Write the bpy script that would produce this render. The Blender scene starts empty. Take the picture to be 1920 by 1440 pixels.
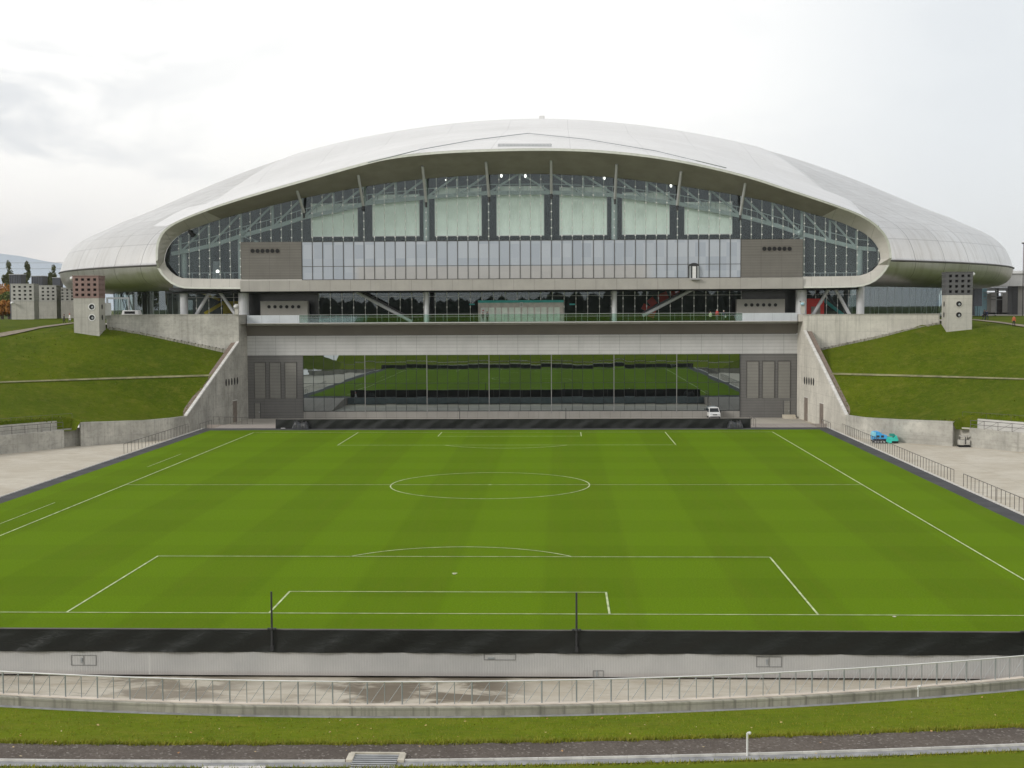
import bpy, bmesh, math, random
import numpy as np
from mathutils import Vector, Matrix
random.seed(7); rng = np.random.default_rng(7)
C = bpy.context.scene.collection
R = math.radians
# ---------------------------------------------------------------- camera
CAM = Vector((6.5716, -70.8505, 16.2791)); YAW, PIT, ROL, F = 0.0365058, -0.0564244, -0.0049186, 2527.32
FW = Vector((-math.sin(YAW)*math.cos(PIT), math.cos(YAW)*math.cos(PIT), math.sin(PIT)))
RT = Vector((math.cos(YAW), math.sin(YAW), 0)); UP = RT.cross(FW)
R2 = RT*math.cos(ROL)+UP*math.sin(ROL); U2 = -RT*math.sin(ROL)+UP*math.cos(ROL)
def ray(px, py): return FW*F+R2*(px-960)-U2*(py-720)
def at(px, py, Y):
    d = ray(px, py); return CAM+d*((Y-CAM.y)/d.y)
def atz(px, py, Z):
    d = ray(px, py); return CAM+d*((Z-CAM.z)/d.z)
G = -1.35          # level of the stage basin
DK = 14.0          # level of the plaza deck
# ---------------------------------------------------------------- mesh builder
class MB:
    def __init__(s): s.v = []; s.f = []; s.m = []
    def add(s, vs, fs, mi=0):
        o = len(s.v); s.v += [tuple(v) for v in vs]; s.f += [tuple(i+o for i in f) for f in fs]; s.m += [mi]*len(fs)
    def quad(s, a, b, c, d, mi=0): s.add([a, b, c, d], [(0, 1, 2, 3)], mi)
    def box(s, x0, y0, z0, x1, y1, z1, mi=0):
        s.add([(x0,y0,z0),(x1,y0,z0),(x1,y1,z0),(x0,y1,z0),(x0,y0,z1),(x1,y0,z1),(x1,y1,z1),(x0,y1,z1)],
              [(0,3,2,1),(4,5,6,7),(0,1,5,4),(1,2,6,5),(2,3,7,6),(3,0,4,7)], mi)
    def obox(s, c, sx, sy, sz, rz=0, mi=0):      # box centred at c in plan, base at c.z
        cs, sn = math.cos(rz), math.sin(rz); vs = []
        for z in (0, sz):
            for x, y in ((-sx/2,-sy/2),(sx/2,-sy/2),(sx/2,sy/2),(-sx/2,sy/2)):
                vs.append((c[0]+x*cs-y*sn, c[1]+x*sn+y*cs, c[2]+z))
        s.add(vs, [(0,3,2,1),(4,5,6,7),(0,1,5,4),(1,2,6,5),(2,3,7,6),(3,0,4,7)], mi)
    def tube(s, p, q, r0, r1=None, n=8, cap=True, mi=0):
        p = Vector(p); q = Vector(q); r1 = r0 if r1 is None else r1
        d = (q-p).normalized(); a = d.orthogonal().normalized(); b = d.cross(a)
        vs = []
        for c, r in ((p, r0), (q, r1)):
            for k in range(n):
                t = 2*math.pi*k/n; vs.append(c+a*(r*math.cos(t))+b*(r*math.sin(t)))
        fs = [(k, (k+1) % n, n+(k+1) % n, n+k) for k in range(n)]
        if cap: fs += [tuple(range(n-1, -1, -1)), tuple(range(n, 2*n))]
        s.add(vs, fs, mi)
    def path(s, pts, r, n=6, mi=0):
        for a, b in zip(pts[:-1], pts[1:]): s.tube(a, b, r, r, n, True, mi)
    def bar(s, p, q, w, h, mi=0):                # rectangular bar from p to q
        p = Vector(p); q = Vector(q); d = (q-p).normalized()
        a = d.cross(Vector((0,0,1)))
        if a.length < 1e-3: a = Vector((1,0,0))
        a.normalize(); b = a.cross(d).normalized()
        vs = [c+a*(sx*w/2)+b*(sz*h/2) for c in (p, q) for sx, sz in ((-1,-1),(1,-1),(1,1),(-1,1))]
        s.add(vs, [(0,3,2,1),(4,5,6,7),(0,1,5,4),(1,2,6,5),(2,3,7,6),(3,0,4,7)], mi)
    def prism(s, poly, vec, mi=0):
        n = len(poly); poly = [Vector(p) for p in poly]; vec = Vector(vec)
        vs = poly+[p+vec for p in poly]
        s.add(vs, [tuple(range(n-1,-1,-1)), tuple(range(n, 2*n))]+[(k,(k+1)%n,n+(k+1)%n,n+k) for k in range(n)], mi)
    def grid(s, rows, mi=0, closed=False):
        n = len(rows[0]); vs = [p for r in rows for p in r]; fs = []
        for i in range(len(rows)-1):
            for j in range(n if closed else n-1):
                fs.append((i*n+j, i*n+(j+1)%n, (i+1)*n+(j+1)%n, (i+1)*n+j))
        s.add(vs, fs, mi)
    def sphere(s, c, rx, ry=None, rz=None, nu=10, nv=6, mi=0):
        ry = ry or rx; rz = rz or rx; rows = []
        for i in range(nv+1):
            t = math.pi*i/nv
            rows.append([(c[0]+rx*math.sin(t)*math.cos(2*math.pi*k/nu), c[1]+ry*math.sin(t)*math.sin(2*math.pi*k/nu), c[2]+rz*math.cos(t)) for k in range(nu)])
        s.grid(rows, mi, True)
    def build(s, name, mats, parent=None, smooth=False, bevel=0, recalc=True):
        me = bpy.data.meshes.new(name); me.from_pydata(s.v, [], s.f)
        if not isinstance(mats, (list, tuple)): mats = [mats]
        for m in mats: me.materials.append(m)
        me.polygons.foreach_set('material_index', s.m)
        bm = bmesh.new(); bm.from_mesh(me)
        if smooth: bmesh.ops.remove_doubles(bm, verts=bm.verts, dist=1e-4)
        if recalc: bmesh.ops.recalc_face_normals(bm, faces=bm.faces)
        bm.to_mesh(me); bm.free()
        if smooth: me.polygons.foreach_set('use_smooth', [True]*len(me.polygons))
        o = bpy.data.objects.new(name, me); C.objects.link(o)
        if parent is not None: attach(o, parent)
        if bevel:
            b = o.modifiers.new('edge', 'BEVEL'); b.width = bevel; b.segments = 2; b.limit_method = 'ANGLE'
        return o
def attach(o, parent):
    o.parent = parent
    def world(p): return (world(p.parent) @ p.matrix_parent_inverse if p.parent else Matrix.Identity(4)) @ p.matrix_basis
    o.matrix_parent_inverse = world(parent).inverted()
def tag(o, label=None, cat=None, group=None, kind=None):
    if label: o['label'] = label
    if cat: o['category'] = cat
    if group: o['group'] = group
    if kind: o['kind'] = kind
    return o
def empty(name, loc, label, cat, group=None):
    o = bpy.data.objects.new(name, None); C.objects.link(o); o.location = loc; o.empty_display_size = .2
    return tag(o, label, cat, group)
def struct(o): o['kind'] = 'structure'; return o
# ---------------------------------------------------------------- materials
class NT:
    def __init__(s, name):
        s.mat = bpy.data.materials.new(name); s.mat.use_nodes = True; s.t = s.mat.node_tree; s.n = s.t.nodes; s.l = s.t.links
        s.b = s.n['Principled BSDF']; s.out = s.n['Material Output']
        g = s.n.new('ShaderNodeNewGeometry'); s.pos = g.outputs['Position']
        sp = s.n.new('ShaderNodeSeparateXYZ'); s.l.new(s.pos, sp.inputs[0]); s.x, s.y, s.z = sp.outputs
    def put(s, sock, val):
        if isinstance(val, bpy.types.NodeSocket): s.l.new(val, sock)
        elif isinstance(val, (tuple, list)): sock.default_value = (*val, 1) if len(val) == 3 and sock.type == 'RGBA' else val
        else: sock.default_value = val
    def math(s, op, a, b=0.0, c=0.0, clamp=False):
        n = s.n.new('ShaderNodeMath'); n.operation = op; n.use_clamp = clamp
        s.put(n.inputs[0], a); s.put(n.inputs[1], b); s.put(n.inputs[2], c); return n.outputs[0]
    def vec(s, x, y, z):
        n = s.n.new('ShaderNodeCombineXYZ'); s.put(n.inputs[0], x); s.put(n.inputs[1], y); s.put(n.inputs[2], z); return n.outputs[0]
    def noise(s, vec, scale, detail=4, rough=.55, dist=0):
        n = s.n.new('ShaderNodeTexNoise'); s.put(n.inputs['Vector'], vec); n.inputs['Scale'].default_value = scale
        n.inputs['Detail'].default_value = detail; n.inputs['Roughness'].default_value = rough; n.inputs['Distortion'].default_value = dist
        return n.outputs[0]
    def ramp(s, fac, a, b):                       # smooth 0..1 between a and b
        n = s.n.new('ShaderNodeMapRange'); n.interpolation_type = 'SMOOTHSTEP'; s.put(n.inputs[0], fac)
        n.inputs[1].default_value = a; n.inputs[2].default_value = b; n.clamp = True; return n.outputs[0]
    def mix(s, fac, a, b, mode='MIX'):
        n = s.n.new('ShaderNodeMix'); n.data_type = 'RGBA'; n.blend_type = mode
        s.put(n.inputs[0], fac); s.put(n.inputs[6], a); s.put(n.inputs[7], b); return n.outputs[2]
    def lines(s, u, period, width, off=0.0):      # 1 on thin lines repeating along u
        f = s.math('FRACT', s.math('DIVIDE', s.math('ADD', u, off), period))
        return s.math('LESS_THAN', f, width/period)
    def bump(s, h, strength, dist=1.0):
        n = s.n.new('ShaderNodeBump'); n.inputs['Strength'].default_value = strength; n.inputs['Distance'].default_value = dist
        s.put(n.inputs['Height'], h); s.l.new(n.outputs[0], s.b.inputs['Normal']); return n
    def done(s, col, rough=.6, metal=0.0, spec=.4):
        s.put(s.b.inputs['Base Color'], col); s.put(s.b.inputs['Roughness'], rough); s.put(s.b.inputs['Metallic'], metal)
        s.b.inputs['Specular IOR Level'].default_value = spec; return s.mat
def k(c, f): return tuple(min(1, x*f) for x in c)
def plain(name, col, rough=.55, metal=0.0, var=.12, scale=1.5, spec=.4):
    t = NT(name); n = t.noise(t.pos, scale); return t.done(t.mix(t.ramp(n, .3, .7), k(col, 1-var), k(col, 1+var)), rough, metal, spec)
def concrete(name, col, joint=(3.6, 1.8), stain=.35, streak=1.0):
    t = NT(name); u = t.math('ADD', t.x, t.y)
    n1 = t.noise(t.pos, .25, 6, .6); n2 = t.noise(t.pos, 2.2, 6, .65)
    st = t.noise(t.vec(t.math('MULTIPLY', u, 2.2), 0, t.math('MULTIPLY', t.z, .12)), 1.0, 5, .6)
    c = t.mix(t.ramp(n1, .3, .72), k(col, 1-stain*.6), k(col, 1.08))
    n3 = t.noise(t.vec(t.math('MULTIPLY', u, .35), 0, t.math('MULTIPLY', t.z, 1.1)), .8, 7, .7, .4); c = t.mix(t.math('MULTIPLY', t.ramp(n2, .45, .75), .45), c, k(col, 1-stain)); c = t.mix(t.math('MULTIPLY', t.ramp(n3, .54, .68), .5*min(1, stain*1.6)), c, k(col, .52))
    c = t.mix(t.math('MULTIPLY', t.ramp(st, .48, .68), .42*streak), c, k(col, .42))
    ln = t.math('MAXIMUM', t.lines(t.math('ADD', u, t.math('MULTIPLY', n2, .04)), joint[0], .06), t.lines(t.z, joint[1], .05, .3))
    c = t.mix(t.math('MULTIPLY', ln, .38), c, k(col, .45))
    t.bump(n2, .25, .03); return t.done(c, .85, 0, .25)
def panel(name, col, pu, pz, rough=.45, metal=0.0, lw=.06, dark=.55, offu=0.0, offz=0.0, lines_z=None, var=.06):
    t = NT(name); n = t.noise(t.pos, .35, 5); st = t.noise(t.vec(t.math('MULTIPLY', t.x, 1.6), t.y, t.math('MULTIPLY', t.z, .2)), 1.2, 4)
    c = t.mix(t.ramp(n, .3, .7), k(col, 1-var), k(col, 1+var)); c = t.mix(t.math('MULTIPLY', t.ramp(st, .5, .75), .25), c, k(col, .7))
    ln = t.math('MAXIMUM', t.lines(t.x, pu, lw, offu), t.lines(t.z, pz, lw, offz)) if pz else t.lines(t.x, pu, lw, offu)
    c = t.mix(t.math('MULTIPLY', ln, dark), c, k(col, .25))
    if lines_z: c = t.mix(t.math('MULTIPLY', t.lines(t.z, lines_z, lines_z*.3), .22), c, k(col, .4))
    return t.done(c, rough, metal, .4)
def glass(name, tint, gloss, rough=.02, wob=0.0):
    t = NT(name); t.n.remove(t.b)
    tr = t.n.new('ShaderNodeBsdfTransparent'); tr.inputs[0].default_value = (*tint, 1)
    gl = t.n.new('ShaderNodeBsdfGlossy'); gl.inputs['Roughness'].default_value = rough; gl.inputs[0].default_value = (.82, .95, 1, 1)
    mx = t.n.new('ShaderNodeMixShader'); mx.inputs[0].default_value = gloss
    t.l.new(tr.outputs[0], mx.inputs[1]); t.l.new(gl.outputs[0], mx.inputs[2]); t.l.new(mx.outputs[0], t.out.inputs[0]); return t.mat
def emit(name, col, s):
    t = NT(name); t.b.inputs['Emission Color'].default_value = (*col, 1); t.b.inputs['Emission Strength'].default_value = s; return t.done(col)
M = {}
# pitch turf: mown bands both ways, wear and blade-scale speckle
def turf(name, a, b, c, bands=0, coarse=.12, fine=1.0):
    t = NT(name); n1 = t.noise(t.pos, coarse, 5, .6); n2 = t.noise(t.pos, .9, 6, .7); n3 = t.noise(t.pos, 9*fine, 3, .7)
    col = t.mix(t.ramp(n1, .32, .68), a, b); n4 = t.noise(t.vec(t.x, t.y, t.math('MULTIPLY', t.z, 2.2)), .33, 7, .78); wt = .12 if bands else .55; n5 = t.noise(t.pos, 1.7, 5, .8); col = t.mix(t.math('MULTIPLY', t.math('SUBTRACT', 1.0, t.ramp(n5, .34, .52)), .40 if not bands else .12), col, k(a, .5)); col = t.mix(t.math('MULTIPLY', t.ramp(n4, .5, .72), wt), col, c); col = t.mix(t.math('MULTIPLY', t.ramp(n2, .42, .75), .15 if bands else .4), col, c)
    if bands:
        wob = t.math('MULTIPLY', t.math('SUBTRACT', n2, .5), .5)
        w = t.ramp(t.math('SINE', t.math('MULTIPLY', t.math('ADD', t.x, wob), math.pi/bands)), -.16, .16)
        v = t.ramp(t.math('SINE', t.math('MULTIPLY', t.math('ADD', t.math('ADD', t.y, wob), 1.2), math.pi/bands)), -.16, .16)
        m = t.math('MULTIPLY', t.math('ADD', w, t.math('MULTIPLY', v, .7)), .56); fine_ = t.noise(t.vec(t.math('MULTIPLY', t.x, 1.0), t.math('MULTIPLY', t.y, .03), 0), 1.1, 5, .7); col = t.mix(t.math('MULTIPLY', t.ramp(fine_, .4, .65), .35), col, k(c, .9)); col = t.mix(t.math('MULTIPLY', m, .68), col, k(b, 1.30)); worn = t.noise(t.pos, .045, 6, .7); col = t.mix(t.math('MULTIPLY', t.ramp(worn, .56, .72), .16), col, (.15,.185,.018))
    hi = t.ramp(n3, .35, .72); col = t.mix(t.math('MULTIPLY', hi, .55), k2(t, col, .62), col) if False else t.mix(t.math('MULTIPLY', t.math('SUBTRACT', 1.0, hi), .38), col, k(a, .45))
    t.bump(n3, .5, .04); return t.done(col, .95, 0, .04)
M['pitch'] = turf('pitch_turf', (.104,.182,.003), (.110,.192,.004), (.148,.204,.010), 5.5, .09)
M['bank'] = turf('bank_turf', (.064,.100,.004), (.104,.140,.006), (.19,.178,.03), 0, .08, .5)
M['near'] = turf('near_turf', (.125,.178,.008), (.165,.215,.010), (.225,.21,.03), 0, .25, 1.6)
M['line'] = plain('line_paint', (.46,.53,.28), .85, 0, .3, 1.2)
M['strip'] = plain('black_matting', (.050,.050,.053), .85, 0, .25, .5)
M['conc'] = concrete('wall_concrete', (.50,.485,.435), stain=.6)
M['kerb'] = concrete('kerb_concrete', (.36,.345,.29), (6, 9), .5, 2.3)
M['tower'] = concrete('tower_concrete', (.47,.455,.41), (4, 2.2), .25, .8)
M['concR'] = concrete('pale_wall_concrete', (.60,.575,.51), stain=.3)
def apron():
    t = NT('apron_concrete'); n1 = t.noise(t.pos, .16, 7, .62, .6); n2 = t.noise(t.vec(t.math('MULTIPLY', t.x, .5), t.math('MULTIPLY', t.y, 1.6), 0), .8, 6, .65); n3 = t.noise(t.pos, 3, 4)
    c = t.mix(t.ramp(n1, .3, .7), (.46,.415,.335), (.56,.52,.44)); c = t.mix(t.math('MULTIPLY', t.ramp(n2, .46, .68), .6), c, (.40,.34,.25)); n5 = t.noise(t.vec(t.math('MULTIPLY', t.x, .6), t.math('MULTIPLY', t.y, 2.6), 0), 1.3, 7, .72, .4); c = t.mix(t.math('MULTIPLY', t.ramp(n5, .52, .70), .55), c, (.33,.28,.21)); c = t.mix(t.math('MULTIPLY', t.ramp(n5, .40, .30), .5), c, (.66,.62,.54))
    c = t.mix(t.math('MULTIPLY', t.ramp(n3, .5, .8), .25), c, (.42,.38,.32))
    # dark damp patches on the trough floor in front of the stage
    ny = t.math('SUBTRACT', 1.0, t.ramp(t.y, -7.5, -5.0)); nx = t.math('MULTIPLY', t.ramp(t.x, -8, -2.5), t.math('SUBTRACT', 1.0, t.ramp(t.x, 3.0, 6.0)))
    nx2 = t.math('MULTIPLY', t.ramp(t.x, -22, -15), t.math('SUBTRACT', 1.0, t.ramp(t.x, -10, -7)))
    wet = t.math('MULTIPLY', t.math('MULTIPLY', t.math('MAXIMUM', nx, t.math('MULTIPLY', nx2, .75)), ny), t.ramp(t.noise(t.vec(t.math('MULTIPLY', t.x, .5), t.y, 0), .55, 5, .6, .5), .42, .55))
    c = t.mix(t.math('MULTIPLY', wet, .85), c, (.13,.105,.075)); 
    ln = t.math('MAXIMUM', t.lines(t.x, 9.0, .07, 2.0), t.lines(t.y, 12.0, .07, 3.0)); c = t.mix(t.math('MULTIPLY', ln, .3), c, (.2,.18,.15))
    return t.done(c, .85, 0, .25)
M['apron'] = apron()
def roofm():
    t = NT('roof_metal'); dx = t.math('SUBTRACT', t.x, .05); dy = t.math('SUBTRACT', t.y, 254.15)
    a = t.math('ARCTAN2', dx, dy); rr = t.math('SQRT', t.math('ADD', t.math('MULTIPLY', dx, dx), t.math('MULTIPLY', dy, dy)))
    n = t.noise(t.pos, .05, 5, .6); st = t.noise(t.vec(t.math('MULTIPLY', a, 90), t.math('MULTIPLY', rr, .08), t.math('MULTIPLY', t.z, .08)), 1.2, 5, .65)
    n2 = t.noise(t.pos, .5, 5)
    c = t.mix(t.ramp(n, .3, .7), (.62,.61,.59), (.70,.69,.67)); c = t.mix(t.math('MULTIPLY', t.ramp(st, .46, .72), .5), c, (.42,.395,.355))
    c = t.mix(t.math('MULTIPLY', t.ramp(n2, .5, .8), .25), c, (.56,.53,.50))
    big = t.lines(a, R(5.0), R(.09)); fine = t.lines(rr, 1.9, .12)
    cell = t.noise(t.vec(t.math('FLOOR', t.math('DIVIDE', a, R(5.0))), t.math('FLOOR', t.math('DIVIDE', rr, 7.6)), 0), 5.37, 1); c = t.mix(t.math('MULTIPLY', t.ramp(cell, .35, .65), .35), c, (.50,.485,.46)); c = t.mix(t.math('MULTIPLY', big, .7), c, (.17,.16,.15)); c = t.mix(t.math('MULTIPLY', fine, .30), c, (.25,.24,.23))
    return t.done(c, t.mix(t.ramp(n2, .3, .7), (.30,.30,.30), (.42,.42,.42)), .85, .5)
M['roof'] = roofm()
def crownm():  # base lighter than the roof metal: brighter reflection put into the colour
    t = NT('crown_metal'); n = t.noise(t.pos, .05, 5, .6); n2 = t.noise(t.pos, .5, 5); st = t.noise(t.vec(t.math('MULTIPLY', t.x, .9), t.math('MULTIPLY', t.y, .05), 0), 1.2, 5, .65)
    c = t.mix(t.ramp(n, .3, .7), (.70,.69,.675), (.78,.77,.755)); c = t.mix(t.math('MULTIPLY', t.ramp(st, .48, .75), .22), c, (.60,.58,.55)); c = t.mix(t.math('MULTIPLY', t.ramp(n2, .5, .8), .15), c, (.62,.60,.57))
    cell = t.noise(t.vec(t.math('FLOOR', t.math('DIVIDE', t.x, 12.0)), t.math('FLOOR', t.math('DIVIDE', t.y, 5.2)), 0), 5.37, 1); c = t.mix(t.math('MULTIPLY', t.ramp(cell, .35, .65), .25), c, (.62,.605,.58)); c = t.mix(t.math('MULTIPLY', t.lines(t.y, 2.6, .14), .32), c, (.3,.29,.28)); c = t.mix(t.math('MULTIPLY', t.lines(t.x, 12.0, .14, 4), .30), c, (.3,.29,.28))
    return t.done(c, .40, .45, .5)
M['crown'] = crownm()
M['frame'] = panel('eave_panel', (.52,.50,.46), 3.07, 0, .5, 0, .06, .45, .2)
M['lip'] = plain('eave_lip', (.66,.67,.61), .4, .2, .06)
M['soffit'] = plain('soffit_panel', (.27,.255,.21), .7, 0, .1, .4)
M['fascia'] = panel('fascia_panel', (.36,.345,.315), 3.24, 0, .5, 0, .06, .5, .9)
M['louvre'] = panel('louvre_panel', (.165,.155,.138), 3.24, 1.35, .6, 0, .05, .45, .9, 0, .42)
M['clad'] = panel('light_cladding', (.48,.48,.47), 3.24, 0, .5, .1, .06, .5, .35, 0, .55)
M['band'] = plain('dark_band', (.145,.132,.112), .6, 0, .06, .3)
M['dclad'] = panel('dark_cladding', (.135,.132,.125), 5.0, 2.2, .6, 0, .05, .3, 1.2, .3, .45)
M['dpanel'] = panel('recess_panel', (.20,.195,.175), 30, 0, .6, 0, .02, .2, 0, 0, .5)
M['plinth'] = panel('plinth_panel', (.25,.24,.22), 1.63, 0, .45, 0, .05, .5, .3)
M['steel'] = plain('painted_steel', (.30,.32,.33), .4, .2, .08)
M['truss'] = plain('truss_paint', (.30,.35,.355), .45, .1, .06)
M['white'] = plain('white_paint', (.68,.68,.67), .4, 0, .05)
M['column'] = plain('column_paint', (.50,.51,.52), .4, .1, .05)
M['dark'] = plain('dark_metal', (.035,.036,.038), .5, .1, .15)
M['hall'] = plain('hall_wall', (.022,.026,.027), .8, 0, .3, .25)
M['blind'] = plain('blind_fabric', (.88,.94,.89), .7, 0, .04, .5)
M['parapet'] = panel('parapet_panel', (.52,.555,.58), 2.9, 0, .35, .1, .05, .4, .7)
M['vbox'] = panel('vent_housing', (.27,.26,.235), 30, 0, .5, 0, .02, .2)
M['black'] = plain('black_hole', (.012,.012,.013), .8, 0, .1)
M['tarp'] = None
def tarp(name, col):
    t = NT(name); n = t.noise(t.vec(t.math('MULTIPLY', t.x, 1.3), t.y, t.math('MULTIPLY', t.z, 2.5)), 1.3, 4, .6, 1.0); n2 = t.noise(t.pos, 6, 3)
    c = t.mix(t.ramp(n, .45, .75), col, k(col, 1.25)); t.bump(n, .35, .10); return t.done(c, .42, 0, .4)
M['tarp'] = tarp('black_tarpaulin', (.011,.0125,.0115)); M['tarpg'] = tarp('grey_tarpaulin', (.035,.038,.04))
def corr():
    t = NT('corrugated_skirt'); n = t.noise(t.pos, .4, 5); w = t.math('FRACT', t.math('DIVIDE', t.x, .125)); rib = t.ramp(t.math('ABSOLUTE', t.math('SUBTRACT', w, .5)), .12, .34)
    c = t.mix(t.ramp(n, .3, .7), (.43,.43,.425), (.50,.495,.485)); c = t.mix(t.math('MULTIPLY', rib, .10), c, (.22,.22,.21))
    gr = t.math('SUBTRACT', 1.0, t.ramp(t.z, G+.15, G+.4)); c = t.mix(t.math('MULTIPLY', gr, .35), c, (.30,.25,.24))
    c = t.mix(t.lines(t.x, 400, .06, 13.26-400), c, (.55,.55,.53)); t.bump(rib, .25, .02); return t.done(c, .5, .15, .4)
M['skirt'] = corr()
def mirror():
    t = NT('mirror_glazing'); n = t.noise(t.vec(t.x, 0, t.z), .35, 2, .4)
    c = (.33,.375,.385); return t.done(c, .012, 1.0)
M['mirror'] = mirror()
def spandrel():
    t = NT('spandrel_glazing'); n = t.noise(t.vec(t.math('FLOOR', t.math('DIVIDE', t.x, 1.63)), 0, t.math('FLOOR', t.math('DIVIDE', t.z, 2.2))), 3.7, 2); n2 = t.noise(t.pos, .12, 3)
    c = t.mix(t.ramp(n, .35, .65), (.36,.40,.46), (.44,.475,.53)); low = t.math('MULTIPLY', t.math('SUBTRACT', 1.0, t.ramp(t.z, 22.88, 22.9)), t.math('MULTIPLY', t.ramp(t.x, -27, -25), t.math('SUBTRACT', 1.0, t.ramp(t.x, 19, 22)))); c = t.mix(t.math('MULTIPLY', low, .8), c, t.mix(n2, (.38,.36,.345), (.46,.44,.42))); return t.done(c, .15, .15, .8)
M['spandrel'] = spandrel()
M['glass'] = glass('hall_glass', (.91,.965,.945), .075, .01)
M['glassd'] = glass('concourse_glass', (.66,.74,.72), .11, .01)
M['glassm'] = glass('drum_glazing', (.55,.62,.56), .22, .01)
M['glassr'] = glass('balustrade_glass', (.80,.92,.88), .08, .02)
M['mull'] = plain('mullion_metal', (.085,.08,.075), .45, .3, .1)
M['mullb'] = plain('dark_mullion', (.03,.035,.036), .4, .3, .1)
M['fin'] = plain('grey_mullion', (.20,.20,.195), .5, 0, .1)
M['fit'] = plain('glass_fitting', (.72,.72,.70), .3, .3, .05)
M['yellow'] = plain('yellow_paint', (.62,.42,.02), .5, 0, .08)
M['red'] = plain('red_paint', (.62,.035,.025), .45, 0, .08)
M['teal'] = plain('teal_paint', (.05,.42,.42), .45, 0, .08)
M['blue'] = plain('blue_paint', (.05,.34,.68), .4, 0, .12); M['lblue'] = plain('pale_blue_paint', (.25,.60,.72), .4, 0, .1); M['aqua'] = plain('aqua_paint', (.04,.50,.42), .45, 0, .15)
M['cyan'] = plain('pale_cyan_paint', (.30,.48,.55), .4, 0, .06)
M['pink'] = concrete('pink_lattice', (.27,.185,.165), (40, 40), .2, .3); M['dgrey'] = concrete('dark_lattice', (.105,.105,.107), (40, 40), .2, .3)
M['lattice'] = concrete('pale_lattice', (.42,.415,.385), (40, 40), .2, .3)
M['slat'] = plain('slat_metal', (.14,.15,.18), .5, .2, .08)
M['rail'] = plain('rail_steel', (.12,.11,.105), .5, .3, .15); M['galv'] = plain('galvanised_steel', (.40,.41,.42), .45, .4, .12)
def gravel():
    t = NT('gravel_path'); v = t.n.new('ShaderNodeTexVoronoi'); t.l.new(t.pos, v.inputs['Vector']); v.inputs['Scale'].default_value = 14
    n = t.noise(t.pos, .5, 4); n2 = t.noise(t.pos, 30, 2)
    c = t.mix(t.ramp(n, .3, .7), (.098,.082,.070), (.140,.118,.100)); sp = t.n.new('ShaderNodeSeparateColor'); t.l.new(v.outputs['Color'], sp.inputs[0])
    c = t.mix(t.ramp(sp.outputs[0], .86, .97), c, (.24,.215,.19)); c = t.mix(t.math('MULTIPLY', t.ramp(sp.outputs[1], .3, .9), .5), c, (.075,.058,.047))
    t.bump(v.outputs['Distance'], .6, .05); return t.done(c, .9, 0, .2)
M['gravel'] = gravel()
M['gutter'] = plain('gutter_concrete', (.27,.27,.275), .8, 0, .2, 2); M['gutterw'] = plain('kerb_edge', (.60,.585,.55), .8, 0, .15, 2)
M['path'] = plain('path_surface', (.24,.20,.145), .9, 0, .2, 1); M['pathg'] = plain('worn_path', (.21,.20,.10), .9, 0, .3, 1)
M['paver'] = panel('ramp_paving', (.30,.265,.235), 2.0, 0, .8, 0, .05, .5); M['yard'] = plain('yard_concrete', (.40,.37,.32), .85, 0, .12, .3)
M['ground'] = turf('far_ground', (.06,.09,.02), (.09,.11,.03), (.12,.12,.05), 0, .01)
M['skin'] = plain('skin', (.50,.30,.21), .5, 0, .03); M['hair'] = plain('dark_hair', (.02,.017,.015), .6, 0, .1)
def cloth(name, c): M[name] = plain(name, c, .8, 0, .08, 6)
for nme, c in dict(cloth_black=(.015,.015,.018), cloth_navy=(.02,.03,.07), cloth_white=(.70,.69,.66), cloth_red=(.50,.03,.03), cloth_cream=(.62,.60,.42), cloth_grey=(.13,.13,.14), cloth_orange=(.45,.11,.05)).items(): cloth(nme, c)
# ---------------------------------------------------------------- terrain
TPS = []
def mirrored(pts):
    for x, y, z in pts: TPS.append((x, y, z))
def on140(px, py): p = at(px, py, 139.9); return (p.x, p.y, p.z)
Lp = [on140(228, 617), on140(300, 631), on140(425, 659), (-46, 128, 5.9), (-46.2, 117, 1.0), (-55.6, 100.7, 1.75), (-62.1, 91.3, 1.85), (-73, 50, 1.0), (-58, 2, .2), (-69, 25, .8), (-70, 110, 6.4), (-86, 85, 6.4), (-97, 50, 6.4), (-90, 20, 6.2),
      (-64.9, 135, 12.25), (-68.6, 136.5, 13.3), (-78, 130, 12.1), (-100, 102, 12.6), (-114, 50, 13), (-106, 5, 13), (-71, 143, 13.4), (-75, 165, 14.0), (-100, 152, 14.35), (-92, 190, 14.5), (-132, 100, 14.2), (-142, 40, 14), (-132, -10, 14), (-125, 190, 14.4)]
Rp = [on140(1533, 655), on140(1650, 630), on140(1755, 604), (45.9, 127, 6.2), (45.7, 116, 1.0), (55.6, 99.7, 1.8), (62.2, 92.3, 1.85), (72.5, 52, 1.0), (56, 7, .2), (68, 28, .8), (68, 110, 6.4), (85, 85, 6.4), (96, 50, 6.4), (89, 20, 6.2),
      (64.6, 135, 12.3), (68.4, 136.5, 13.2), (78, 132, 12.5), (100, 102, 12.8), (114, 50, 13), (106, 5, 13), (71, 143, 13.5), (75, 165, 14.0), (100, 152, 14.2), (92, 190, 14.2), (132, 100, 14.2), (142, 40, 14), (132, -10, 14), (125, 190, 14.2)]
def tps_fit(P):
    P = np.array(P); n = len(P); d = np.hypot(P[:,None,0]-P[None,:,0], P[:,None,1]-P[None,:,1])
    K = np.where(d > 0, d*d*np.log(np.maximum(d, 1e-9)), 0)+np.eye(n)*1.0
    A = np.c_[np.ones(n), P[:,:2]]; S = np.block([[K, A], [A.T, np.zeros((3,3))]])
    w = np.linalg.solve(S, np.r_[P[:,2], 0, 0, 0]); return P, w
TL, TR = tps_fit(Lp), tps_fit(Rp)
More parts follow.
